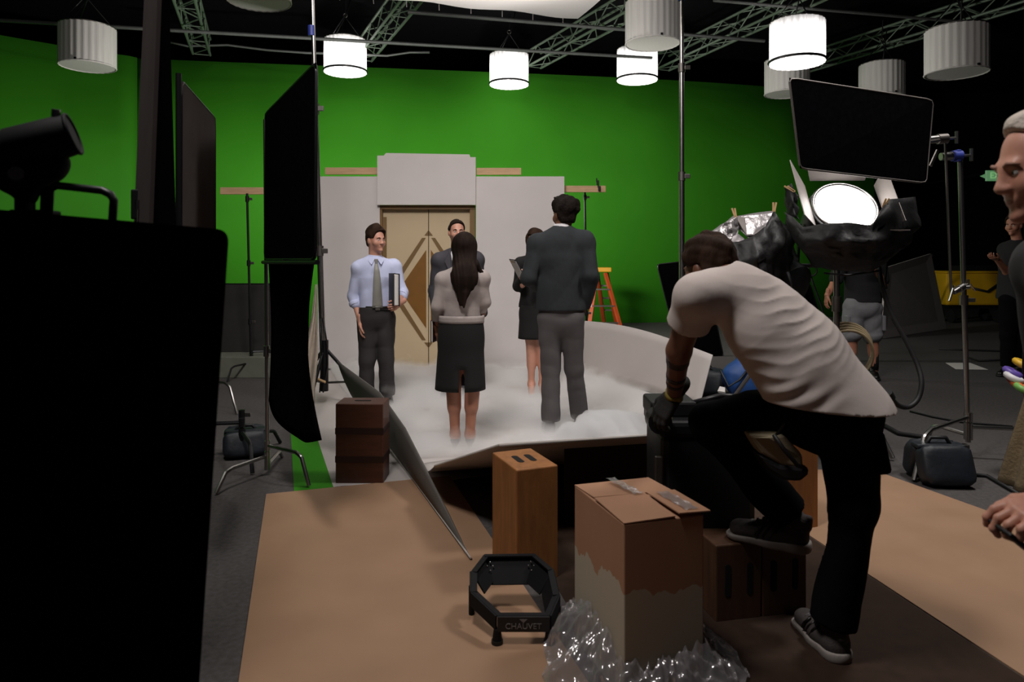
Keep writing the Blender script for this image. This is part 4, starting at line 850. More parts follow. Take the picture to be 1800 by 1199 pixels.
# ------------------------------------------------------------------ far side
c0 = W(1702, 508, 15.4); t = thing('yellow_cart', 'yellow wheeled cart against the dark wall beyond the grip stand', 'cart', (c0.x, c0.y, 0))
MB().box((c0.x, c0.y, .74), (1.3, .6, .72)).build('bin', M_YELCART, t, bevel=.05); MB().box((c0.x, c0.y, 1.1), (1.36, .66, .05)).build('rim', M_YELCART, t, bevel=.02); MB().box((c0.x, c0.y, .34), (1.2, .56, .06)).build('chassis', M_BLKMET, t)
MB().box((c0.x + .1, c0.y - .1, 1.18), (.9, .4, .12)).build('black_tray', M_BLKPLAS, t, bevel=.02); MB().tube([(c0.x - .1, c0.y - .31, .75), (c0.x + .2, c0.y - .33, .68), (c0.x + .45, c0.y - .33, .85), (c0.x + .5, c0.y - .33, .98)], .03, 6).build('strap', M_RUBBER, t, 'all')
for x in (-.5, .5):
    for y in (-.22, .22): MB().cyl((c0.x + x - .03, c0.y + y, .15), (c0.x + x + .03, c0.y + y, .15), .15, 16).build('wheel', M_RUBBER, t, True)
e0 = W(1752, 309, 16.5); t = thing('exit_sign', 'green EXIT sign on dark wall beside the grey-haired man', 'sign', e0)
MB().box(e0, (.52, .05, .25)).build('sign_face', M_EXIT, t, bevel=.01); text('EXIT', .2, e0 + V((.03, -.03, 0)), (1, 0, 0), (0, 0, 1), M_EXITL, t, 'lettering', .002)
MB().prism([e0 + V((-.26, -.02, .05)), e0 + V((-.40, -.02, -.01)), e0 + V((-.26, -.02, -.07))], (0, .02, 0)).build('arrow', M_EXIT, t); MB().beam(e0 + V((0, .02, .1)), V((e0.x, 20.82, e0.z + .1)), .04, .04).build('mounting_arm', M_BLKMET, t)
fp = [G(1560, 748), G(1600, 768), G(1640, 776), G(1668, 790)]
def fcable(pts, label, r=.012): tag(MB().tube([V((p.x, p.y, r + .001)) for p in pts], r, 6).build('floor_cable', M_RUBBER, None, 'all'), label, 'cable')
fcable([G(1555, 752), G(1580, 766), G(1620, 772), G(1655, 783)], 'thick black cable on carpet running to the sandbag', .018)
fcable([G(1600, 725), G(1640, 735), G(1690, 744), G(1780, 752)], 'thin black cable on carpet behind the grip stand', .009)
fcable([G(1650, 615), G(1700, 617), G(1760, 619), G(1820, 622)], 'long dark cable on carpet beyond the white paper', .014)
fcable([G(1700, 630), G(1720, 636), G(1770, 634), G(1830, 640)], 'dark cable curling beside the white paper', .014)
fcable([G(1712, 838), G(1735, 840), G(1752, 850), G(1790, 872)], 'black cable leading from sandbag toward khaki cloth', .012)
# khaki cloth over a stand, tape rolls
t = thing('khaki_cloth', 'khaki canvas cloth draped to the floor near the tape rolls', 'cloth', (3.25, 4.25, 0))
def kh(u, v):
    a = -1.9 + u * 3.3; r = .05 + .20 * v ** 1.3 + .035 * math.sin(7 * a + 3 * v) * v; return V((3.36 + r * math.sin(a) * 1.0, 4.4 - r * math.cos(a) * .8, .93 * (1 - v) + .004))
MB().grid(kh, 60, 24).build('drape', M_KHAKI, t, 'all', solid=.004); MB().tube([(3.36, 4.42, .0), (3.36, 4.42, .93)], .02, 8).build('post', M_BLKMET, t)
cols = [('purple', (96, 74, 160)), ('white', (214, 212, 214)), ('red', (176, 40, 40)), ('yellow', (214, 170, 40)), ('orange', (222, 98, 50)), ('green', (116, 172, 84))]
pos = [(1776, 655, .02), (1778, 664, -.02), (1784, 672, 0), (1793, 640, .05), (1790, 678, -.05), (1796, 684, -.1)]
for (cn, c_), (px, py, dy) in zip(cols, pos):
    tag(MB().ring(W(px + 4, py, 4.62 + dy), .042, .022, (.35, -.3, .9), 20, 8).build('tape_roll', mat('tape_' + cn, c_, .5), None, 'all'), cn + ' tape roll hanging in the bundle beside khaki cloth', 'tape roll', 'coloured tape rolls')
tag(MB().tube([W(1802, 700, 4.62), W(1798, 660, 4.62), W(1799, 610, 4.6), (3.36, 4.42, .935)], .006, 6).build('hanging_rope', M_RUBBER, None), 'dark rope threading the coloured tape rolls', 'rope')
pf = thing('mist_puff', 'denser white puff of mist at the feet of tall man', 'mist', (.6, 5.6, 0)); pf['kind'] = 'stuff'
S = Sdf()
for x, y, r_ in ((.80, 5.45, .17), (.62, 5.4, .14), (.95, 5.5, .15), (.48, 5.45, .1), (.8, 5.3, .12), (1.1, 5.6, .12), (.7, 5.6, .15), (1.0, 5.35, .1)): S.ell((x, y - .04, .02 + r_ * .4), (r_ * 1.35, r_ * 1.15, r_ * .85), k=.05)
S.cut((0, 0, .02), (0, 0, -1)); sdf_obj('puff', S.mesh(.016, wrinkle(.045, 42, 61, 9)), puff_mat(), pf)
# ------------------------------------------------------------------ people

def frame(f, u=(0, 0, 1)):
    f = unit(f); r = f.cross(V(u)).normalized(); u = r.cross(f); return r, f, u
def head_prims(S, c, f, u=(0, 0, 1), s=1.0, neck=None, nr=.056, jaw=1.0):
    r, f, u = frame(f, u)
    def L(x, y, z): return V(c) + (r * x + f * y + u * z) * s
    A = (r, f, u)
    S.ell(L(0, -.012, .032), [q * s for q in (.076, .097, .086)], A)
    S.ell(L(0, .015, -.045), [q * s for q in (.06 * jaw, .068, .06)], A, k=.04)
    S.cone(L(0, .045, -.01), L(0, .055, -.085), .05 * s, .03 * s * jaw, k=.03)
    S.cone(L(-.03, .082, .016), L(.03, .082, .016), .013 * s, k=.015)
    for q in (-1, 1):
        S.ell(L(q * .04, .058, -.03), [.028 * s] * 3, A, k=.02)
        S.ell(L(q * .031, .101, .0), [x * s for x in (.016, .014, .011)], A, k=.01, sub=True)
        S.ell(L(q * .079, -.012, -.008), [x * s for x in (.01, .02, .032)], A, k=.008)
        S.ell(L(q * .012, .1, -.034), [.009 * s] * 3, A, k=.008)
    S.cone(L(0, .088, .012), L(0, .108, -.03), .008 * s, .012 * s, k=.012)
    S.cone(L(-.017, .088, -.057), L(.017, .088, -.057), .007 * s, k=.008)
    S.cone(L(-.014, .086, -.069), L(.014, .086, -.069), .008 * s, k=.008)
    S.ell(L(0, .082, -.1), [x * s for x in (.02, .018, .016)], A, k=.02)
    if neck is not None: S.cone(neck, L(0, -.022, -.05), nr * 1.06, nr, k=.035)
    return L, A
def face_parts(root, c, f, u, s, brow, lips=M_LIP):
    r, f, u = frame(f, u)
    def L(x, y, z): return V(c) + (r * x + f * y + u * z) * s
    for q in (-1, 1):
        e = MB().ell(L(q * .031, .079, .0), .0125 * s, ax=(r, f, u)).build('eye', M_EYEW, root, 'all')
        MB().ell(L(q * .031, .0885, .0), (.0055 * s, .0035 * s, .0055 * s), 8, 6, (r, f, u)).build('iris', M_EYED, e, 'all')
        MB().tube([L(q * .014, .0965, .018), L(q * .03, .0975, .024), L(q * .05, .081, .017)], [.004 * s, .005 * s, .002 * s], 6).build('eyebrow', brow, root, 'all')
    MB().ell(L(0, .0915, -.063), (.02 * s, .0055 * s, .009 * s), 10, 6, (r, f, u)).build('lips', lips, root, 'all')
def short_hair(root, c, f, u, m, s=1, vol=.014, top=.0, zh=.075, y0=.035, h=.006, seed=1, nape=-.07, extra=None, amp=.012, sl=1.1):
    r, f, u = frame(f, u); A = (r, f, u); S = Sdf()
    def L(x, y, z): return V(c) + (r * x + f * y + u * z) * s
    S.ell(L(0, -.014, .036 + top * .5), [s * (.077 + vol), s * (.098 + vol), s * (.087 + vol + top)], A)
    S.ell(L(0, -.05, -.03), [s * .066, s * .052, s * .06], A, k=.03)
    if extra: extra(S, L, A)
    cc = np.array(c); AA = np.array([list(r), list(f), list(u)])
    def face(P):
        q = (P - cc) @ AA.T / s; yy = y0 + .25 * (q[:, 2] - .02)
        return np.maximum(-np.maximum(q[:, 2] - zh - sl * np.maximum(q[:, 1] - .05, 0), yy - q[:, 1]), -np.maximum(q[:, 2] - .02, -.04 - q[:, 1])) * s
    S.region(face); S.region(lambda P: (nape - ((P - cc) @ AA.T)[:, 2] / s) * s)
    return sdf_obj('hair', S.mesh(h, wrinkle(amp, 70, seed, 6)), m, root)
def torso(S, pel, neck, front, shL, shR, off=0, w=1.0, waist=1.0, hip=1.0):
    pel, neck = V(pel), V(neck); che = lerp(pel, neck, .66); wa = lerp(pel, neck, .33); up = lerp(pel, neck, .86)
    S.cone(pel, wa, .152 * w * hip + off, .132 * w * waist + off, .04, (front, .7))
    S.cone(wa, che, .132 * w * waist + off, .158 * w + off, .04, (front, .68))
    S.cone(che, up, .158 * w + off, .11 * w + off, .04, (front, .62))
    tz = neck - (neck - pel).normalized() * .04
    for sh in (shL, shR):
        S.cone(up, sh, .08 * w + off, .054 * w + off, .05); S.cone(tz, sh, .045 + off * .7, .045 * w + off, .05)
def arm(S, sh, el, wr, off=0, w=1.0, t0=0, t1=2, k=.03):
    a, b, c = V(sh), V(el), V(wr); w = w
    if t1 <= 1: S.cone(a, lerp(a, b, t1), .054 * w + off, .048 * w + off, k); return
    S.cone(a, b, .054 * w + off, .043 * w + off, k)
    S.cone(b, lerp(b, c, t1 - 1), .044 * w + off, (.044 - .016 * (t1 - 1)) * w + off, .02)
def leg(S, hip, kn, an, back, off=0, w=1.0):
    hip, kn, an = V(hip), V(kn), V(an)
    S.cone(hip, kn, .09 * w + off, .058 * w + off, .04)
    S.cone(kn, an, .054 * w + off, .038 * w + off, .02)
    b = V(back) * .016; S.cone(lerp(kn, an, .14) + b, lerp(kn, an, .46) + b, .05 * w + off, .047 * w + off, .04)
def hand(wr, f, n, t, curl=.5, s=1.0, h=.0045, grow=0, spread=1.0, curls=None):
    f = unit(f); n = V(n); n = (n - f * n.dot(f)).normalized(); t0 = V(t); t = n.cross(f).normalized()
    if t.dot(t0) < 0: t = -t
    wr = V(wr); S = Sdf(); g = grow
    S.cone(wr - f * .06, wr + f * .015, .029 * s + g, .026 * s + g, .02, (n, .8))
    Ls = [.073, .082, .076, .06]
    for i in range(4):
        o = (.03 - .0195 * i) * s
        b = wr + f * (.088 - .004 * abs(i - 1.3)) * s + t * o
        S.cone(wr + f * .02 * s + t * o * .65, b, .0155 * s + g, .0115 * s + g, .012)
        d = (f + t * (.10 - .065 * i) * spread).normalized(); p = b; cu = curls[i] if curls else curl
        for q, fr in enumerate((.45, .31, .24)):
            ang = cu * (.55 + .35 * q); ca, sa = math.cos(ang), math.sin(ang)
            nn = (n - d * n.dot(d)).normalized(); d = (d * ca + nn * sa).normalized()
            e = p + d * Ls[i] * fr * s; S.cone(p, e, (.0095 - .0008 * q) * s + g, (.0088 - .0009 * q) * s + g, .004); p = e
    b = wr + f * .025 * s + t * .026 * s; d = (f * .75 + t * .6 + n * .25).normalized()
    e = b + d * .045 * s; S.cone(b, e, .0155 * s + g, .0115 * s + g, .012)
    d = (f * .9 + t * .2 + n * (.25 + .3 * curl)).normalized(); e2 = e + d * .032 * s; S.cone(e, e2, .011 * s + g, .0095 * s + g, .005)
    d = (f * .9 + n * (.3 + .4 * curl)).normalized(); S.cone(e2, e2 + d * .024 * s, .0098 * s + g, .008 * s + g, .004)
    return S.mesh(h)
def shoe(root, heel, d, m=M_SHOEK, ms=M_RUBBER, s=1.0, h=.006, sneaker=False):
    r, f, u = frame(d); heel = V(heel)
    def L(x, y, z): return heel + (r * x + f * y + u * z) * s
    S = Sdf(); S.cone(L(0, .048, .045), L(0, .12, .05), .043 * s, .046 * s); S.cone(L(0, .12, .045), L(.0, .235, .036), .046 * s, .04 * s, .03, (u, .8))
    S.cone(L(0, .052, .06), L(0, .05, .1), .042 * s, .04 * s); S.cut(L(0, 0, .02), -u)
    if sneaker: S.cone(L(0, .012, .09), L(0, .004, .115), .018 * s, .012 * s, .02)
    o = sdf_obj('shoe', S.mesh(h), m, root)
    S = Sdf(); S.cone(L(0, .045, .02), L(0, .13, .02), .05 * s, .047 * s); S.cone(L(0, .13, .02), L(0, .24, .02), .047 * s, .047 * s, .03)
    S.cut(L(0, 0, .001), -u); S.cut(L(0, .1, .03), u + f * (.06 if sneaker else 0))
    sdf_obj('sole', S.mesh(h), ms, o)
    if sneaker:
        for k in range(3):
            for sd in (-1, 1):
                y = .105 + .026 * k
                MB().tube([L(sd * .049, y + .018, .04), L(sd * .048, y + .002, .062), L(sd * .034, y - .012, .085)], .0055, 6).build('stripe', M_SHOEK, o, 'all')
        for k in range(4):
            MB().tube([L(-.024, .135 + .02 * k, .091 - .008 * k), L(0, .137 + .02 * k, .098 - .008 * k), L(.024, .135 + .02 * k, .091 - .008 * k)], .0035, 6).build('lace', M_LETTER, o, 'all')
    return o
def trousers(root, m, pel, hipL, hipR, knL, knR, anL, anR, front, wz, off=.016, w=1.0, seed=3, hem=.05, ank=.02, h=.009, name='trousers', amp=.008, seat=0):
    S = Sdf(); pel = V(pel); z = V((0, 0, 1))
    S.cone(pel + z * .1, pel - z * .03, .142 * w + off, .158 * w + off, .04, (front, .74))
    for hp, kn, an in ((hipL, knL, anL), (hipR, knR, anR)):
        hp, kn, an = V(hp), V(kn), V(an)
        S.cone(hp, kn, .098 * w + off, .064 * w + off, .035)
        e = kn + (an - kn) * (1 if not isinstance(hem, tuple) else hem[0])
        S.cone(kn, e, .062 * w + off, .042 * w + off + ank, .03)
        if not isinstance(hem, tuple):
            dn = (an - kn).normalized(); p = np.array(an + dn * (.045 - hem)); nn = np.array(dn); cc = np.array(an)
            S.region(lambda P, p=p, nn=nn, cc=cc: np.where(((P - cc) ** 2).sum(1) < .05, (P - p) @ nn, -1.0))
    if seat: S.ell(pel - V(front) * seat - z * .06, (.14, .12, .13), k=.05)
    S.cut((0, 0, wz), (0, 0, 1))
    return sdf_obj(name, S.mesh(h, wrinkle(amp, 34, seed)), m, root)
def skirt_loft(root, m, top, bot, rt, rb, d=.72, slit=True, front=(0, 1, 0)):
    top, bot = V(top), V(bot); n = 28
    def fn(u, v):
        a = 2 * PI * u; t = min(1, v * 1.0); r = (rt[0] * (1 - t) + rb[0] * t, rt[1] * (1 - t) + rb[1] * t)
        bulge = 1 + .06 * math.sin(PI * min(1, t * 2.2)) * (1 if t < .45 else 0) + .02 * t * math.sin(5 * a)
        return lerp(top, bot, t) + V((r[0] * bulge * math.cos(a), r[1] * bulge * math.sin(a), 0))
    b = MB().grid(fn, n, 14, True)
    if slit:
        k = 3 * n // 4
        b.f = [f for f in b.f if not (all((i // 14) in (k, k + 1) for i in f) and min(i % 14 for i in f) >= 9)]
    return b.build('skirt', m, root, 'all', solid=.006)
def ped(label, group=None, loc=(0, 0, 0)): return thing('person', label, 'person', loc, group)

def man_blue_shirt():
    Y = 6.75; root = ped('young man in pale blue shirt, grey tie and dark trousers, arm around ring binder', loc=(W(662, 500, Y).x, Y, 0))
    pel, neck = W(661, 549, Y), W(659, 456, Y); fr = V((.3, -.95, 0)); c, hf = W(661, 422, Y - .02), V((.72, -.69, -.03))
    shR, shL = W(632, 471, Y - .03), W(691, 469, Y + .08); elR, wrR = W(622, 520, Y + .02), W(633, 567, Y - .08); elL, wrL = W(706, 515, Y + .06), W(703, 533, Y - .16)
    hR, hL = W(647, 560, Y), W(676, 560, Y + .03); kR, kL = W(645, 635, Y - .02), W(679, 635, Y); aR, aL = W(644, 0, Y), W(681, 0, Y + .02); aR.z = aL.z = .1
    S = Sdf(); torso(S, pel, neck, fr, shL, shR, -.006, .93); arm(S, shR, elR, wrR, -.004, .95); arm(S, shL, elL, wrL, -.004, .95)
    leg(S, hR, kR, aR, -fr, -.01, .95); leg(S, hL, kL, aL, -fr, -.01, .95); head_prims(S, c, hf, s=.97, neck=neck)
    b = join([S.mesh(.0065), hand(wrR, (.1, -.1, -1), (.95, .1, 0), (.2, -1, 0), .35, .95), hand(wrL, (-.5, -.75, -.35), (-.8, .45, 0), (0, 0, 1), .85, .95)])
    sdf_obj('body', b, SKIN[0], root); face_parts(root, c, hf, (0, 0, 1), .97, M_HAIRM)
    short_hair(root, c, hf, (0, 0, 1), M_HAIRM, .97, .012, .018, .062, .05, seed=4)
    S = Sdf(); torso(S, pel, neck, fr, shL, shR, .012, .95, 1.03); arm(S, shR, elR, wrR, .014, 1.0, 0, 1.3); arm(S, shL, elL, wrL, .014, 1.0, 0, 1.3)
    S.cut((0, 0, pel.z + .03), (0, 0, -1)); S.cone(neck - V((0, 0, .01)), neck + V((0, 0, .1)), .05, .05, .01, sub=True)
    sh = sdf_obj('shirt', S.mesh(.007, wrinkle(.011, 38, 11)), M_SHIRTB, root)
    for e, w_ in ((elR, wrR), (elL, wrL)):
        p = lerp(e, w_, .22); q = lerp(e, w_, .36); MB().tube([p, lerp(p, q, .5), q], [.062, .064, .06], 14).build('rolled_cuff', M_SHIRTB, sh, 'all', bevel=.004)
    MB().tube([neck + V((0, .0, .0)), neck + V((.005, -.005, .045))], [.068, .062], 18).build('collar', M_SHIRTB, root, 'all')
    r = V((-fr.y, fr.x, 0)).normalized(); k0 = neck + fr * .098 + V((0, 0, -.008))
    for q in (-1, 1): MB().prism([neck + fr * .045 + r * (q * .055) + V((0, 0, .03)), neck + fr * .085 + r * (q * .006) + V((0, 0, .012)), neck + fr * .115 + r * (q * .045) - V((0, 0, .05)), neck + fr * .07 + r * (q * .075) - V((0, 0, .012))], fr * .008).build('collar_point', M_SHIRTB, root, bevel=.002)
    wpt = V((pel.x, pel.y, pel.z + .05)) + fr * .118
    mid = lerp(pel, neck, .64) + fr * .136
    MB().prism([k0 - r * .018 + V((0, 0, .012)), k0 + r * .018 + V((0, 0, .012)), k0 + r * .012 - V((0, 0, .03)), k0 - r * .012 - V((0, 0, .03))], fr * .014).build('tie_knot', M_TIE, root, bevel=.003)
    p = [k0 - V((0, 0, .03)) + fr * .008, lerp(pel, neck, .8) + fr * .13, mid, lerp(mid, wpt, .6) + fr * .006, wpt + fr * .006]; ws = [.014, .026, .034, .044, .05]
    MB().grid(lambda u, v: (lambda x, i: lerp(p[i], p[i + 1], x - i) + r * ((u - .5) * 2 * (ws[i] * (1 - x + i) + ws[i + 1] * (x - i))))(v * 3.999, int(v * 3.999)), 3, 17).build('tie', M_TIE, root, 'all', solid=.006)
    trousers(root, M_SLACK, pel, hL, hR, kL, kR, aL, aR, fr, pel.z + .055, .012, .95, 5)
    MB().grid(lambda u, v: V((pel.x + .158 * math.cos(2 * PI * u), pel.y + .118 * math.sin(2 * PI * u), pel.z + .03 + .035 * v)), 28, 3, True).build('belt', M_SHOEK, root, 'all', solid=.006)
    MB().box(V((pel.x, pel.y, pel.z + .047)) + fr * .126, (.045, .012, .035), (r, fr, V((0, 0, 1)))).build('belt_buckle', M_CHROME, root, bevel=.003)
    for a in (aR, aL): shoe(root, V((a.x, a.y + .055, 0)), (.15 if a is aL else -.1, -1, 0))
    # ring binder gripped at its lower edge
    o = W(693, 509, Y - .2); o = V((o.x, o.y, o.z)); bx = (V((.35, -.94, 0)), V((.94, .35, 0)), V((0, 0, 1)))
    t = thing('ring_binder', 'black ring binder with white pages held upright by man in blue shirt', 'binder', o)
    for q in (-1, 1): MB().box(o + bx[1] * (.026 * q), (.25, .004, .30), bx).build('cover', M_BLKPLAS, t, bevel=.001)
    MB().box(o + bx[0] * -.004, (.22, .04, .28), bx).build('pages', M_PAPER, t, bevel=.002)
    MB().box(o - bx[0] * .125, (.004, .056, .30), bx).build('spine', M_BLKPLAS, t)
def man_suit():
    Y = 7.2; root = ped('dark-haired man in charcoal suit standing before the painted doors', loc=(W(803, 500, Y).x, Y, 0))
    pel, neck = W(803, 550, Y), W(803, 444, Y); fr = V((0, -1, 0)); c, hf = W(803, 408, Y - .02), V((.22, -.97, 0))
    shR, shL = W(773, 459, Y), W(836, 457, Y); elR, wrR = W(764, 510, Y + .03), W(768, 553, Y - .05); elL, wrL = W(845, 508, Y + .03), W(849, 552, Y - .05)
    hR, hL = W(789, 560, Y), W(817, 560, Y); kR, kL = W(787, 628, Y), W(819, 628, Y); aR, aL = V((kR.x, Y, .1)), V((kL.x, Y, .1))
    S = Sdf(); torso(S, pel, neck, fr, shL, shR, -.006); arm(S, shR, elR, wrR, -.004); arm(S, shL, elL, wrL, -.004); leg(S, hR, kR, aR, -fr, -.01); leg(S, hL, kL, aL, -fr, -.01)
    head_prims(S, c, hf, neck=neck)
    sdf_obj('body', join([S.mesh(.0065), hand(wrR, (0, -.1, -1), (1, 0, 0), (0, -1, 0), .4), hand(wrL, (0, -.1, -1), (-1, 0, 0), (0, -1, 0), .5)]), SKIN[0], root)
    face_parts(root, c, hf, (0, 0, 1), 1, M_HAIRD); short_hair(root, c, hf, (0, 0, 1), M_HAIRD, 1, .008, .0, .072, .03, seed=5)
    S = Sdf(); torso(S, pel, neck, fr, shL, shR, .03, 1.0, 1.06, 1.08); arm(S, shR, elR, wrR, .02, 1, 0, 1.95); arm(S, shL, elL, wrL, .02, 1, 0, 1.95)
    S.cone(pel, pel - V((0, 0, .1)), .185, .19, .03, (fr, .72)); S.cut((0, 0, pel.z - .12), (0, 0, -1)); nk = neck + fr * .07
    S.cone(nk + V((0, 0, .06)), nk + fr * .09 - V((0, 0, .26)), .07, .012, .01, sub=True)
    j = sdf_obj('jacket', S.mesh(.008, wrinkle(.008, 30, 12)), M_SUIT, root)
    for q in (-1, 1):
        x = V((q, 0, 0)); MB().prism([nk + x * .07 + V((0, -.02, .02)), nk + x * .115 + V((0, -.045, -.09)), nk + x * .03 + V((0, -.09, -.27)), nk + x * .035 + V((0, -.06, -.1))], (0, -.008, 0)).build('lapel', M_SUIT, j, bevel=.002)
    S = Sdf(); torso(S, pel, neck, fr, shL, shR, .012, .98); S.cut((0, 0, pel.z + .03), (0, 0, -1)); S.cone(neck, neck + V((0, 0, .1)), .05, .05, .01, sub=True); sdf_obj('shirt', S.mesh(.01), M_WHITE, root)
    MB().tube([neck, neck + V((0, -.005, .05))], [.068, .062], 18).build('collar', M_WHITE, root, 'all')
    MB().prism([neck + V((-.02, -.085, .0)), neck + V((.02, -.085, .0)), neck + V((.04, -.13, -.3)), neck + V((0, -.135, -.36)), neck + V((-.04, -.13, -.3))], (0, -.006, 0)).build('tie', M_NAVY, root)
    trousers(root, M_SUIT, pel, hL, hR, kL, kR, aL, aR, fr, pel.z + .05, .014, 1, 6)
    for a in (aR, aL): shoe(root, V((a.x, a.y + .055, 0)), (.12 if a is aL else -.12, -1, 0))
def woman_sweater():
    Y = 5.3; root = ped('woman with long dark hair in grey sweater and black skirt, seen from behind', loc=(W(812, 500, Y).x, Y, 0))
    pel, neck = W(811, 586, Y), W(816, 474, Y); fr = V((0, 1, 0)); c, hf = W(816, 437, Y + .03), V((-.1, .99, 0))
    shL, shR = W(780, 493, Y), W(846, 491, Y); elL, wrL = W(769, 541, Y - .02), W(768, 583, Y + .1); elR, wrR = W(851, 532, Y + .02), W(845, 548, Y + .26)
    hL, hR = W(797, 594, Y), W(826, 594, Y); kL, kR = W(797, 672, Y), W(831, 672, Y); aL, aR = W(800, 764, Y), W(826, 764, Y)
    S = Sdf(); torso(S, pel, neck, fr, shL, shR, -.008, .82, .95, 1.08); arm(S, shL, elL, wrL, -.008, .8); arm(S, shR, elR, wrR, -.008, .8)
    leg(S, hL, kL, aL, -fr, -.002, .98); leg(S, hR, kR, aR, -fr, -.002, .98); head_prims(S, c, hf, s=.95, neck=neck, nr=.048, jaw=.92)
    for a in (aL, aR): S.cone(a, a + V((0, .15, -.085)), .036, .026, .03)
    sdf_obj('body', join([S.mesh(.0065), hand(wrL, (.1, .45, -.8), (1, 0, 0), (0, 1, 0), .9, .88), hand(wrR, (-.3, .9, .1), (-1, 0, 0), (0, 0, 1), .5, .88)]), SKIN[1], root)
    face_parts(root, c, hf, (0, 0, 1), .95, M_HAIRD)
    S = Sdf(); r, f, u = frame(hf); A = (r, f, u)
    S.ell(c + u * .03 - f * .02, (.092, .108, .1), A); S.cone(c + u * .0 - f * .05, W(817, 490, Y - .12), .088, .094, .05, ((0, 1, 0), .5))
    S.cone(W(816, 485, Y - .12), W(811, 533, Y - .14), .092, .024, .05, ((0, 1, 0), .42)); S.cone(W(838, 465, Y - .06), W(856, 497, Y - .02), .022, .008, .03); S.cone(W(818, 515, Y - .14), W(816, 540, Y - .15), .022, .008, .02)
    cc = np.array(c); AA = np.array([list(r), list(f), list(u)])
    S.region(lambda P: -np.maximum(((P - cc) @ AA.T)[:, 2] - .07, .035 - ((P - cc) @ AA.T)[:, 1]))
    def strands(P): return .0028 * np.sin(P[:, 0] * 230 + 5 * np.sin(P[:, 2] * 9)) * np.clip((c.z + .08 - P[:, 2]) * 6, 0, 1)
    sdf_obj('hair', S.mesh(.006, strands), M_HAIRD, root)
    S = Sdf(); torso(S, pel, neck, fr, shL, shR, .014, .84, 1.02, 1.0); arm(S, shL, elL, wrL, .01, .84, 0, 1.9); arm(S, shR, elR, wrR, .01, .84, 0, 1.9)
    hz = W(811, 566, Y).z; S.cut((0, 0, hz), (0, 0, -1)); S.cone(neck - V((0, 0, .02)), neck + V((0, 0, .1)), .05, .055, .01, sub=True)
    s_ = sdf_obj('sweater', S.mesh(.007, wrinkle(.01, 32, 13)), M_SWEATL, root)
    MB().grid(lambda a, v: V((pel.x + .168 * math.cos(2 * PI * a), pel.y + .122 * math.sin(2 * PI * a), hz - .004 + .055 * v)), 30, 4, True).build('hem_rib', M_SWEATL, s_, 'all', solid=.012)
    skirt_loft(root, M_SKIRT, (pel.x, Y, hz + .03), (W(809, 0, Y).x, Y, W(0, 684, Y).z), (.158, .118), (.19, .145))
    for a in (aL, aR):
        p = V((a.x, a.y - .03, 0)); S = Sdf(); S.cone(p + V((0, .03, .06)), p + V((0, .17, .025)), .034, .03, .02); S.cone(p + V((0, .17, .024)), p + V((0, .215, .02)), .03, .02, .02); S.cut((0, 0, .001), (0, 0, -1)); S.cone(p + V((0, .03, .05)), p + V((0, .0, .012)), .024, .012, .02)
        sdf_obj('shoe', S.mesh(.006), M_SHOEK, root)
    o = W(766, 580, Y + .16); t = thing('leather_folder', 'brown leather folder held low beside black skirt', 'folder', o)
    bx = (V((.15, .98, 0)), V((.98, -.15, 0)), V((0, 0, 1)))
    for q in (-1, 1): MB().box(o + bx[1] * .009 * q, (.24, .004, .17), bx).build('cover', M_LEATHER, t, bevel=.001)
    MB().box(o, (.22, .012, .155), bx).build('pages', M_PAPER, t)
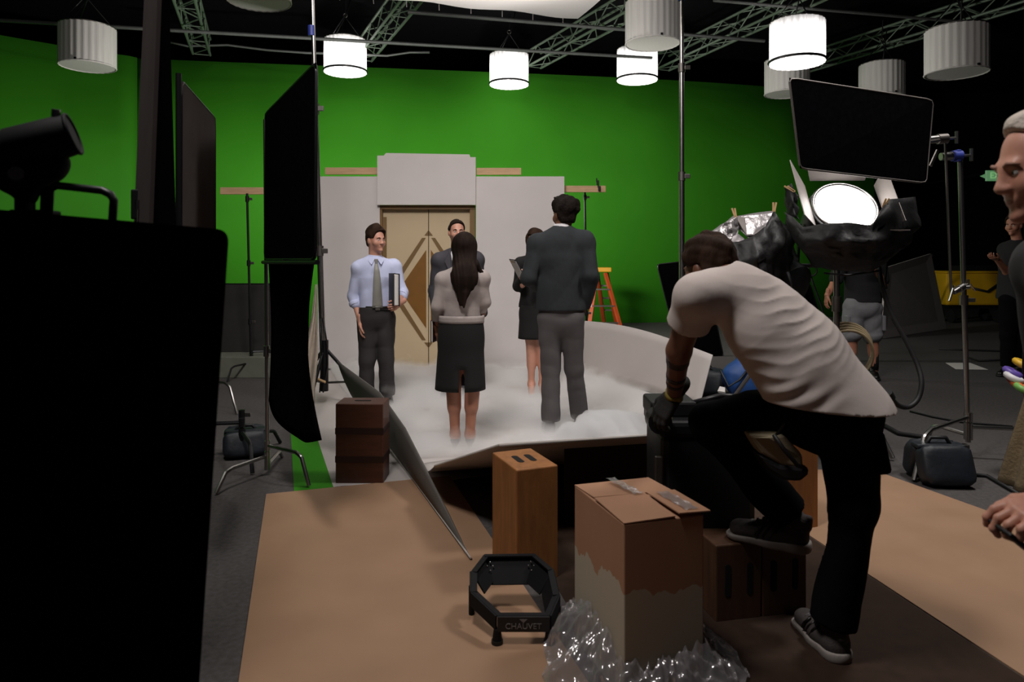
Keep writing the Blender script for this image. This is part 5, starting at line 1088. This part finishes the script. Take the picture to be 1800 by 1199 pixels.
def woman_blazer():
    Y = 7.2; root = ped('brown-haired woman in black blazer and skirt holding clipboard, behind the tall man', loc=(W(938, 500, Y).x, Y, 0))
    pel, neck = W(939, 548, Y), W(942, 452, Y); fr = V((-.2, -.97, 0)); c, hf = W(941, 424, Y - .02), V((-.3, -.94, -.12))
    shR, shL = W(917, 464, Y), W(964, 464, Y); elR, wrR = W(911, 503, Y), W(918, 492, Y - .2); elL, wrL = W(968, 505, Y), W(948, 505, Y - .2)
    hR, hL = W(930, 556, Y), W(950, 556, Y); kR, kL = W(934, 612, Y), W(953, 612, Y); aR, aL = V((kR.x, Y, .13)), V((kL.x, Y, .13))
    S = Sdf(); torso(S, pel, neck, fr, shL, shR, -.006, .85, .92, 1.05); arm(S, shR, elR, wrR, -.006, .85); arm(S, shL, elL, wrL, -.006, .85)
    leg(S, hR, kR, aR, -fr, -.004, .95); leg(S, hL, kL, aL, -fr, -.004, .95); head_prims(S, c, hf, s=.95, neck=neck, nr=.048, jaw=.92)
    for a in (aL, aR): S.cone(a, a + V((0, -.14, -.1)), .036, .026, .03)
    sdf_obj('body', join([S.mesh(.0065), hand(wrR, (-.05, -.25, .9), (.3, -.9, 0), (1, 0, 0), .7, .9), hand(wrL, (-.6, -.6, .3), (.3, .9, 0), (0, 0, 1), .7, .9)]), SKIN[0], root)
    face_parts(root, c, hf, (0, 0, 1), .95, M_HAIRM)
    def ex(S, L, A):
        for q in (-1, 1): S.cone(L(q * .068, 0, .03), L(q * .066, .012, -.125), .034, .022, .04)
        S.cone(L(0, -.06, 0), L(0, -.055, -.13), .08, .06, .04, (A[1], .6))
    o = short_hair_long(root, c, hf, M_HAIRM, ex)
    S = Sdf(); torso(S, pel, neck, fr, shL, shR, .02, .88, 1.0, 1.0); arm(S, shR, elR, wrR, .014, .92, 0, 1.9); arm(S, shL, elL, wrL, .014, .92, 0, 1.9)
    S.cone(pel + V((0, 0, .06)), pel - V((0, 0, .0)), .15, .168, .03, (fr, .74)); S.cut((0, 0, W(0, 540, Y).z), (0, 0, -1)); S.cone(neck + fr * .05 + V((0, 0, .05)), neck + fr * .14 - V((0, 0, .2)), .06, .01, .01, sub=True)
    j = sdf_obj('blazer', S.mesh(.007, wrinkle(.007, 32, 14)), M_SKIRT, root)
    skirt_loft(root, M_SKIRT, (pel.x, Y, pel.z + .07), (pel.x - .005, Y, W(0, 595, Y).z), (.142, .11), (.158, .125), slit=False)
    for a in (aL, aR):
        p = V((a.x, a.y + .03, 0)); S = Sdf(); S.cone(p + V((0, -.03, .085)), p + V((0, -.15, .025)), .033, .03, .02); S.cone(p + V((0, -.15, .024)), p + V((0, -.2, .018)), .03, .018, .02); S.cut((0, 0, .001), (0, 0, -1)); S.cone(p + V((0, -.01, .08)), p + V((0, .01, .01)), .024, .008, .02)
        sdf_obj('shoe', S.mesh(.006), M_SHOEK, root)
    a, b = W(901, 456, Y - .3), W(925, 503, Y - .24); d = (b - a).normalized(); t = thing('clipboard', 'black clipboard tilted in the hand of woman in black blazer', 'clipboard', a)
    w = V((.25, -.95, .12)).normalized(); w = (w - d * w.dot(d)).normalized(); n = d.cross(w)
    e = b + d * .0
    MB().box((a + e) / 2, (.006, (e - a).length, .2), (n, d, w)).build('backing_board', M_BLKPLAS, t, bevel=.002)
    MB().box((a + e) / 2 + n * .005, (.002, (e - a).length * .9, .185), (n, d, w)).build('paper', M_PAPER, t)
    MB().box(a + d * .02 + n * .008, (.012, .03, .1), (n, d, w)).build('clip', M_CHROME, t, bevel=.003)
def short_hair_long(root, c, hf, m, ex):
    r, f, u = frame(hf); A = (r, f, u); S = Sdf(); s = .95
    def L(x, y, z): return V(c) + (r * x + f * y + u * z) * s
    S.ell(L(0, -.014, .04), (.09, .108, .1), A); ex(S, L, A); cc = np.array(c); AA = np.array([list(r), list(f), list(u)])
    def face(P):
        q = (P - cc) @ AA.T
        return -np.maximum(np.maximum(q[:, 2] - .075, .03 - q[:, 1]), np.abs(q[:, 0]) - .06)
    S.region(face); return sdf_obj('hair', S.mesh(.006, wrinkle(.008, 60, 8)), m, root)
def man_tall():
    Y = 5.7; root = ped('tall man in dark slate sweater and grey trousers, seen from behind', loc=(W(985, 500, Y).x, Y, 0))
    pel, neck = W(986, 552, Y), W(988, 405, Y); fr = V((-.15, .98, 0)); c, hf = W(991, 378, Y + .03), V((-.45, .89, -.02))
    shL, shR = W(948, 430, Y), W(1027, 426, Y); elL, wrL = W(931, 488, Y - .05), W(950, 505, Y + .2); elR, wrR = W(1037, 485, Y - .06), W(1026, 540, Y + .06)
    hL, hR = W(968, 560, Y), W(1004, 560, Y); kL, kR = W(968, 650, Y + .02), W(1009, 648, Y + .08); aL, aR = W(968, 738, Y), W(1019, 726, Y + .2)
    aL.z = aR.z = .1
    S = Sdf(); torso(S, pel, neck, fr, shL, shR, -.004, 1.05, 1.0, 1.0); arm(S, shL, elL, wrL, 0, 1.02); arm(S, shR, elR, wrR, 0, 1.02); leg(S, hL, kL, aL, -fr, -.006, 1.02); leg(S, hR, kR, aR, -fr, -.006, 1.02)
    head_prims(S, c, hf, neck=neck)
    sdf_obj('body', join([S.mesh(.0065), hand(wrL, (.2, .95, .1), (0, 0, -1), (1, 0, 0), .6), hand(wrR, (-.1, .3, -.9), (-1, 0, 0), (0, 1, 0), .5)]), SKIN[2], root)
    face_parts(root, c, hf, (0, 0, 1), 1, M_HAIRB)
    def ex(S, L, A):
        S.ell(L(.03, -.05, .075), (.075, .08, .06), A, k=.03); S.ell(L(.055, -.09, .045), (.045, .045, .04), A, k=.02); S.ell(L(-.03, .03, .1), (.05, .06, .035), A, k=.02)
        for q in range(7): S.cone(L(-.05 + .02 * q, .0, .12), L(-.07 + .024 * q, .03, .143 + .006 * (q % 3)), .014, .005, .01)
    short_hair(root, c, hf, (0, 0, 1), M_HAIRB, 1, .012, .016, .07, .03, seed=7, extra=ex, amp=.02)
    S = Sdf(); torso(S, pel, neck, fr, shL, shR, .026, 1.05, 1.12, 1.06); arm(S, shL, elL, wrL, .022, 1.05, 0, 1.95); arm(S, shR, elR, wrR, .022, 1.05, 0, 1.95)
    S.cone(W(986, 470, Y), W(988, 535, Y), .18, .185, .03, (fr, .7)); hz = W(0, 545, Y).z; S.cut((0, 0, hz), (0, 0, -1)); S.cone(neck - V((0, 0, .01)), neck + V((0, 0, .1)), .058, .07, .01, sub=True)
    s_ = sdf_obj('sweater', S.mesh(.007, wrinkle(.016, 26, 15)), M_SWEATD, root)
    MB().tube([neck - V((0, 0, .03)), neck + V((0, .004, .05))], [.078, .066], 20).build('shirt_collar', M_WHITE, root, 'all')
    trousers(root, M_GREYP, pel, hL, hR, kL, kR, aL, aR, fr, pel.z + .06, .012, .98, 9, ank=.024, amp=.006)
    for a in (aL, aR): shoe(root, V((a.x, a.y - .055, 0)), (-.15 if a is aL else .1, 1, 0))
def man_shorts():
    Y = 8.3; root = ped('man in black t-shirt and grey cargo shorts standing behind the bright lamp', loc=(W(1515, 500, Y).x, Y, 0))
    pel, neck = W(1516, 533, Y), W(1513, 452, Y); fr = V((-.35, -.93, 0)); c, hf = W(1508, 420, Y - .02), V((-.6, -.8, 0))
    shR, shL = W(1480, 462, Y), W(1545, 462, Y); elR, wrR = W(1467, 497, Y), W(1454, 519, Y - .15); elL, wrL = W(1552, 500, Y), W(1540, 470, Y - .25)
    hR, hL = W(1502, 542, Y), W(1530, 542, Y); kR, kL = W(1497, 592, Y), W(1534, 594, Y); aR, aL = V((kR.x, Y, .1)), V((kL.x + .02, Y, .1))
    S = Sdf(); torso(S, pel, neck, fr, shL, shR, -.006, 1.05); arm(S, shR, elR, wrR, .002, 1.05); arm(S, shL, elL, wrL, .002, 1.05); leg(S, hR, kR, aR, -fr, .004, 1); leg(S, hL, kL, aL, -fr, .004, 1); head_prims(S, c, hf, neck=neck)
    sdf_obj('body', join([S.mesh(.008), hand(wrR, (-.2, -.1, -.95), (1, 0, 0), (0, -1, 0), .4, 1, .006), hand(wrL, (-.3, -.6, .6), (0, 1, 0), (1, 0, 0), .6, 1, .006)]), SKIN[1], root)
    face_parts(root, c, hf, (0, 0, 1), 1, M_HAIRD); short_hair(root, c, hf, (0, 0, 1), M_HAIRD, 1, .01, seed=21, h=.008)
    S = Sdf(); torso(S, pel, neck, fr, shL, shR, .024, 1.08, 1.1, 1.1); arm(S, shR, elR, wrR, .026, 1, 0, .8); arm(S, shL, elL, wrL, .026, 1, 0, .8); S.cut((0, 0, W(0, 531, Y).z), (0, 0, -1)); S.cone(neck, neck + V((0, 0, .1)), .055, .065, .01, sub=True)
    sdf_obj('tshirt', S.mesh(.009, wrinkle(.01, 26, 16)), M_BLKTEE, root)
    tr = trousers(root, M_SHORTS, pel, hL, hR, lerp(hL, kL, .8), lerp(hR, kR, .8), kL, kR, fr, pel.z + .06, .03, 1.02, 10, hem=(.5,), ank=.035, name='cargo_shorts', amp=.014)
    for q, x in ((-1, hR), (1, hL)): MB().box(V((x.x + q * .115, Y - .03, .66)), (.04, .15, .18)).build('cargo_pocket', M_SHORTS, tr, bevel=.012)
    for a in (aR, aL):
        MB().tube([V((a.x, Y, .3)), V((a.x, Y, .1))], [.05, .046], 12).build('sock', M_SOCK, root, 'all'); shoe(root, V((a.x, a.y + .055, 0)), (-.3, -1, 0))
def man_dark():
    Y = 8.5; root = ped('man in black clothes standing in shadow beside the yellow cart', loc=(W(1785, 500, Y).x, Y, 0))
    pel, neck = W(1786, 520, Y), W(1789, 428, Y); fr = V((-.8, -.6, 0)); c, hf = W(1782, 396, Y), V((-.85, -.5, -.1))
    shR, shL = W(1768, 440, Y + .1), W(1812, 440, Y - .1); elR, wrR = W(1770, 478, Y), W(1752, 456, Y - .15); elL, wrL = W(1820, 485, Y - .1), W(1800, 470, Y - .3)
    hR, hL = W(1775, 530, Y), W(1799, 530, Y); kR, kL = W(1772, 592, Y), W(1800, 592, Y); aR, aL = V((kR.x, Y, .1)), V((kL.x, Y, .1))
    S = Sdf(); torso(S, pel, neck, fr, shL, shR, -.006, 1.05); arm(S, shR, elR, wrR, 0, 1.05); arm(S, shL, elL, wrL, 0, 1.05); leg(S, hR, kR, aR, -fr, -.01); leg(S, hL, kL, aL, -fr, -.01); head_prims(S, c, hf, neck=neck)
    sdf_obj('body', join([S.mesh(.009), hand(wrR, (-.8, -.4, .2), (.3, .3, 1), (0, 0, 1), .6, 1, .006), hand(wrL, (-.6, -.6, .2), (1, 0, 0), (0, 0, 1), .6, 1, .006)]), SKIN[1], root)
    face_parts(root, c, hf, (0, 0, 1), 1, M_HAIRD); short_hair(root, c, hf, (0, 0, 1), M_HAIRD, 1, .012, seed=22, h=.008)
    S = Sdf(); torso(S, pel, neck, fr, shL, shR, .026, 1.08, 1.1, 1.1); arm(S, shR, elR, wrR, .026, 1, 0, .8); arm(S, shL, elL, wrL, .026, 1, 0, .8); S.cut((0, 0, pel.z - .04), (0, 0, -1)); S.cone(neck, neck + V((0, 0, .1)), .055, .065, .01, sub=True)
    sdf_obj('tshirt', S.mesh(.009, wrinkle(.01, 26, 17)), M_BLKTEE, root)
    trousers(root, M_JEAN, pel, hL, hR, kL, kR, aL, aR, fr, pel.z + .05, .016, 1.02, 12)
    for a in (aR, aL): shoe(root, V((a.x + .04, a.y + .03, 0)), (-.8, -.5, 0))
def man_edge():
    Y = 1.6; root = ped('grey-haired man looking down, in profile beside the light stand', loc=(1.4, Y, 0))
    c, hf = W(1841, 292, Y), V((-.95, .14, -.2)); neck, pel = V((1.335, 1.6, 1.475)), V((1.46, 1.6, .95)); fr = V((-.98, .1, 0)); fr.normalize()
    shL, shR = V((1.39, 1.42, 1.42)), V((1.385, 1.8, 1.42)); elL, wrL = V((1.46, 1.36, 1.13)), V((1.165, 1.48, .925)); elR, wrR = V((1.47, 1.88, 1.13)), V((1.42, 1.85, .88))
    hL, hR = V((1.46, 1.5, .9)), V((1.46, 1.7, .9)); kL, kR = V((1.45, 1.48, .5)), V((1.45, 1.72, .5)); aL, aR = V((1.48, 1.47, .1)), V((1.48, 1.73, .1))
    S = Sdf(); torso(S, pel, neck, fr, shL, shR, -.006); arm(S, shL, elL, wrL); arm(S, shR, elR, wrR); leg(S, hL, kL, aL, -fr, -.01); leg(S, hR, kR, aR, -fr, -.01); head_prims(S, c, hf, neck=neck)
    sdf_obj('body', join([S.mesh(.0055), hand(wrL, (-.95, .05, -.2), (0, .25, -1), (.1, 1, .3), .75, 1.05, .003, curls=[.55, .75, .9, 1.0]), hand(wrR, (0, 0, -1), (0, -1, 0), (-1, 0, 0), .5, 1, .006)]), SKIN[3], root)
    face_parts(root, c, hf, (0, 0, 1), 1, mat('grey_brow', (150, 112, 94), .7))
    def ex(S, L, A): S.ell(L(0, .012, .112), (.05, .045, .022), A, k=.02)
    short_hair(root, c, hf, (0, 0, 1), M_HAIRG, 1, .004, .004, .085, .02, h=.004, seed=23, extra=ex, amp=.005, sl=1.3)
    S = Sdf(); torso(S, pel, neck, fr, shL, shR, .022, 1.02, 1.06, 1.1); arm(S, shL, elL, wrL, .022, 1, 0, .9); arm(S, shR, elR, wrR, .022, 1, 0, .9); S.cut((0, 0, pel.z - .04), (0, 0, -1)); S.cone(neck, neck + V((-.03, 0, .1)), .055, .065, .01, sub=True)
    sdf_obj('tshirt', S.mesh(.008, wrinkle(.01, 26, 18)), M_BLKTEE, root)
    trousers(root, M_JEAN, pel, hL, hR, kL, kR, aL, aR, fr, pel.z + .05, .012, .95, 13)
    for a in (aL, aR): shoe(root, V((a.x + .05, a.y, 0)), (-1, 0, 0))
    p = V((1.095, 1.5, .828)); t = thing('dark_phone', 'dark phone held in the hand of grey-haired man', 'phone', p)
    ax = (V((.8, .1, -.62)).normalized(),); x = ax[0]; y = V((0, 1, .1)).normalized(); y = (y - x * y.dot(x)).normalized(); z = x.cross(y)
    MB().box(p, (.15, .075, .009), (x, y, z)).build('phone_case', M_BLKPLAS, t, bevel=.004); MB().box(p + z * .005, (.138, .068, .001), (x, y, z)).build('screen', M_SHOEK, t)
def man_tee():
    root = ped('man in pale t-shirt and black jeans leaning forward, one sneaker up on apple box', loc=(1.2, 2.55, 0))
    pel, neck = W(1455, 690, 2.55), W(1283, 494, 2.6); ax = (neck - pel).normalized(); fr = V((-.45, .70, -.55)); fr = (fr - ax * fr.dot(ax)).normalized()
    c, hf = W(1246, 474, 2.72), V((-.5, .84, -.2)); shL, shR = W(1224, 520, 2.5), W(1345, 525, 2.72)
    elL, wrL = V((.632, 2.65, 1.09)), V((.655, 2.83, .885)); elR, wrR = V((.99, 2.95, 1.08)), V((1.12, 2.92, .93))
    hL, hR = W(1408, 718, 2.6), W(1490, 718, 2.55); kL, kR = W(1252, 745, 2.76), W(1500, 890, 2.52); aL, aR = W(1388, 905, 2.745), V((1.165, 2.545, .11))
    S = Sdf(); torso(S, pel, neck, fr, shL, shR, -.008); arm(S, shL, elL, wrL, .001, 1.02); arm(S, shR, elR, wrR, 0); leg(S, hL, kL, aL, (.5, -.5, 0), -.012); leg(S, hR, kR, aR, (0, -1, 0), -.012)
    head_prims(S, c, hf, u=(-.1, .1, 1), neck=neck)
    sdf_obj('body', join([S.mesh(.006), hand(wrR, (0, 0, -1), (-.3, 1, 0), (-1, 0, 0), .4, 1, .005)]), SKIN[2], root)
    face_parts(root, c, hf, (-.1, .1, 1), 1, M_HAIRM)
    short_hair(root, c, hf, (-.1, .1, 1), M_HAIRM, 1, .012, .008, .07, .05, h=.005, seed=24, amp=.012)
    sdf_obj('work_glove', hand(wrL, (-.45, .15, -.75), (.1, .5, -.9), (.6, .6, 0), .55, 1.08, .004, .004), M_GLOVE, root)
    d = (wrL - elL).normalized(); MB().tube([wrL - d * .025, wrL + d * .01], [.036, .038], 16).build('glove_cuff', M_OLIVE, root, 'all')
    for t0, t1 in ((.02, .24), (.5, .58), (.66, .72)):
        p, q = lerp(elL, wrL, t0), lerp(elL, wrL, t1); r0, r1 = .0465 - .0163 * t0, .0465 - .0163 * t1
        MB().tube([p, q], [r0 + .0015, r1 + .0015], 18).build('tattoo_band', M_TATTOO, root, 'all')
    # loose t-shirt with radiating folds
    S = Sdf(); che = lerp(pel, neck, .62); up = lerp(pel, neck, .87)
    S.cone(W(1472, 745, 2.55), lerp(pel, neck, .3), .25, .205, .04, (fr, .72)); S.cone(lerp(pel, neck, .3), che, .205, .182, .05, (fr, .72)); S.cone(che, up, .182, .12, .05, (fr, .66))
    for sh in (shL, shR): S.cone(up, sh, .095, .078, .05); S.cone(neck, sh, .052, .06, .05)
    S.cone(shL, lerp(shL, elL, .48), .072, .074, .03); S.cone(shR, lerp(shR, elR, .5), .074, .078, .03)
    S.cut(W(1450, 711, 2.55), (-.1, 0, -1)); S.cone(neck - ax * .01, neck + ax * .12, .056, .07, .01, sub=True)
    cut_d = (elL - shL).normalized(); pL = np.array(lerp(shL, elL, .5)); nd = np.array(cut_d)
    S.region(lambda P: np.where(((P - pL) ** 2).sum(1) < .013, (P - pL) @ nd, -1.0))
    A = np.array(shR + V((0, 0, .0))); r1 = np.array(ax); base = wrinkle(.01, 16, 19)
    side = np.array(ax.cross(fr)); cen = np.array(lerp(pel, neck, .45))
    def folds(P):
        x, z = P[:, 0], P[:, 2]; wob = .006 * np.sin(23 * x + 11 * z) + .004 * np.sin(41 * x - 17 * z)
        u1 = z + wob - 1.3 * (x - .99) ** 2 - .22 * (x - .99); g = np.abs(np.sin(PI * u1 / .042)) ** .7
        w1 = np.exp(-((x - 1.0) / .15) ** 2 - ((z - 1.235 + .55 * (x - 1.0)) / .085) ** 2)
        u3 = z + wob - .9 * (x - .86) ** 2; g3 = np.abs(np.sin(PI * u3 / .05 + 1)); w3 = np.exp(-((x - .93) / .12) ** 2 - ((z - 1.09) / .1) ** 2)
        u2 = z - .55 * (x - .93) + wob; g2 = np.sin(2 * PI * u2 / .075); w2 = np.exp(-((x - 1.0) / .1) ** 2 - ((z - .975) / .06) ** 2)
        return base(P) - .008 * (1 - g) * w1 + .0045 * (g3 - .5) * w3 - .0055 * g2 * w2
    t_ = sdf_obj('tshirt', S.mesh(.0055, folds), M_TEE, root)
    S = Sdf(); ru = neck + ax * .012
    x = ax.orthogonal().normalized(); MB().ring(ru - ax * .012, .066, .007, ax, 28, 8).build('neck_rib', M_TEE, t_, 'all')
    tr = trousers(root, M_JEAN, pel - V((0, 0, .02)), hL, hR, kL, kR, aL, aR, V((0, 1, 0)), pel.z - .02, .014, 1.02, 25, h=.007, amp=.012, ank=.018, seat=.03, hem=.055)
    MB().box(W(1543, 790, 2.5), (.05, .13, .15), (V((.9, -.3, .2)).normalized(), V((.3, .9, 0)).normalized(), V((-.2, 0, 1)))).build('back_pocket', M_JEAN, tr, bevel=.015)
    shoe(root, V((1.148, 2.69, .309)), (-.84, .54, 0), M_SHOE, M_SOLE, 1.12, .005, True)
    shoe(root, V((1.175, 2.475, 0)), (-.12, 1, 0), M_SHOE, M_SOLE, 1.08, .005, True)
    for a, kn in ((aL, kL), (aR, kR)):
        d = (a - kn).normalized(); MB().tube([a - d * .06, a + d * .02], [.04, .041], 14).build('sock', M_SHOE, root, 'all')
    # tool pouch hanging at his belt
    o = W(1378, 800, 2.510); t = thing('tool_pouch', 'cream canvas tool pouch with black base hanging between black jeans', 'pouch', o)
    q = [W(1316, 764, 2.550), W(1352, 766, 2.510), W(1378, 764, 2.490), W(1412, 800, 2.490), W(1414, 826, 2.490), W(1372, 818, 2.520), W(1338, 798, 2.540)]
    MB().prism(q, (0, .09, 0)).build('canvas_bag', mat('cream_canvas', (150, 138, 112), .85), t, bevel=.012)
    q = [W(1334, 800, 2.530), W(1372, 818, 2.510), W(1424, 822, 2.480), W(1424, 836, 2.480), W(1408, 848, 2.490), W(1378, 846, 2.510), W(1350, 828, 2.530)]
    MB().prism(q, (0, .1, 0)).build('black_base', M_BLKPLAS, t, bevel=.02)
    MB().tube([W(1360, 764, 2.490), W(1378, 790, 2.475), W(1402, 818, 2.475), W(1414, 822, 2.480)], .008, 6).build('strap', M_BLKPLAS, t, 'all')
    MB().tube([W(1365, 766, 2.510), W(1385, 735, 2.510), W(1410, 715, 2.490)], .007, 6).build('hanging_strap', M_BLKPLAS, t, 'all')
for fn in (man_tee, man_blue_shirt, man_suit, woman_sweater, woman_blazer, man_tall, man_shorts, man_dark, man_edge): fn()
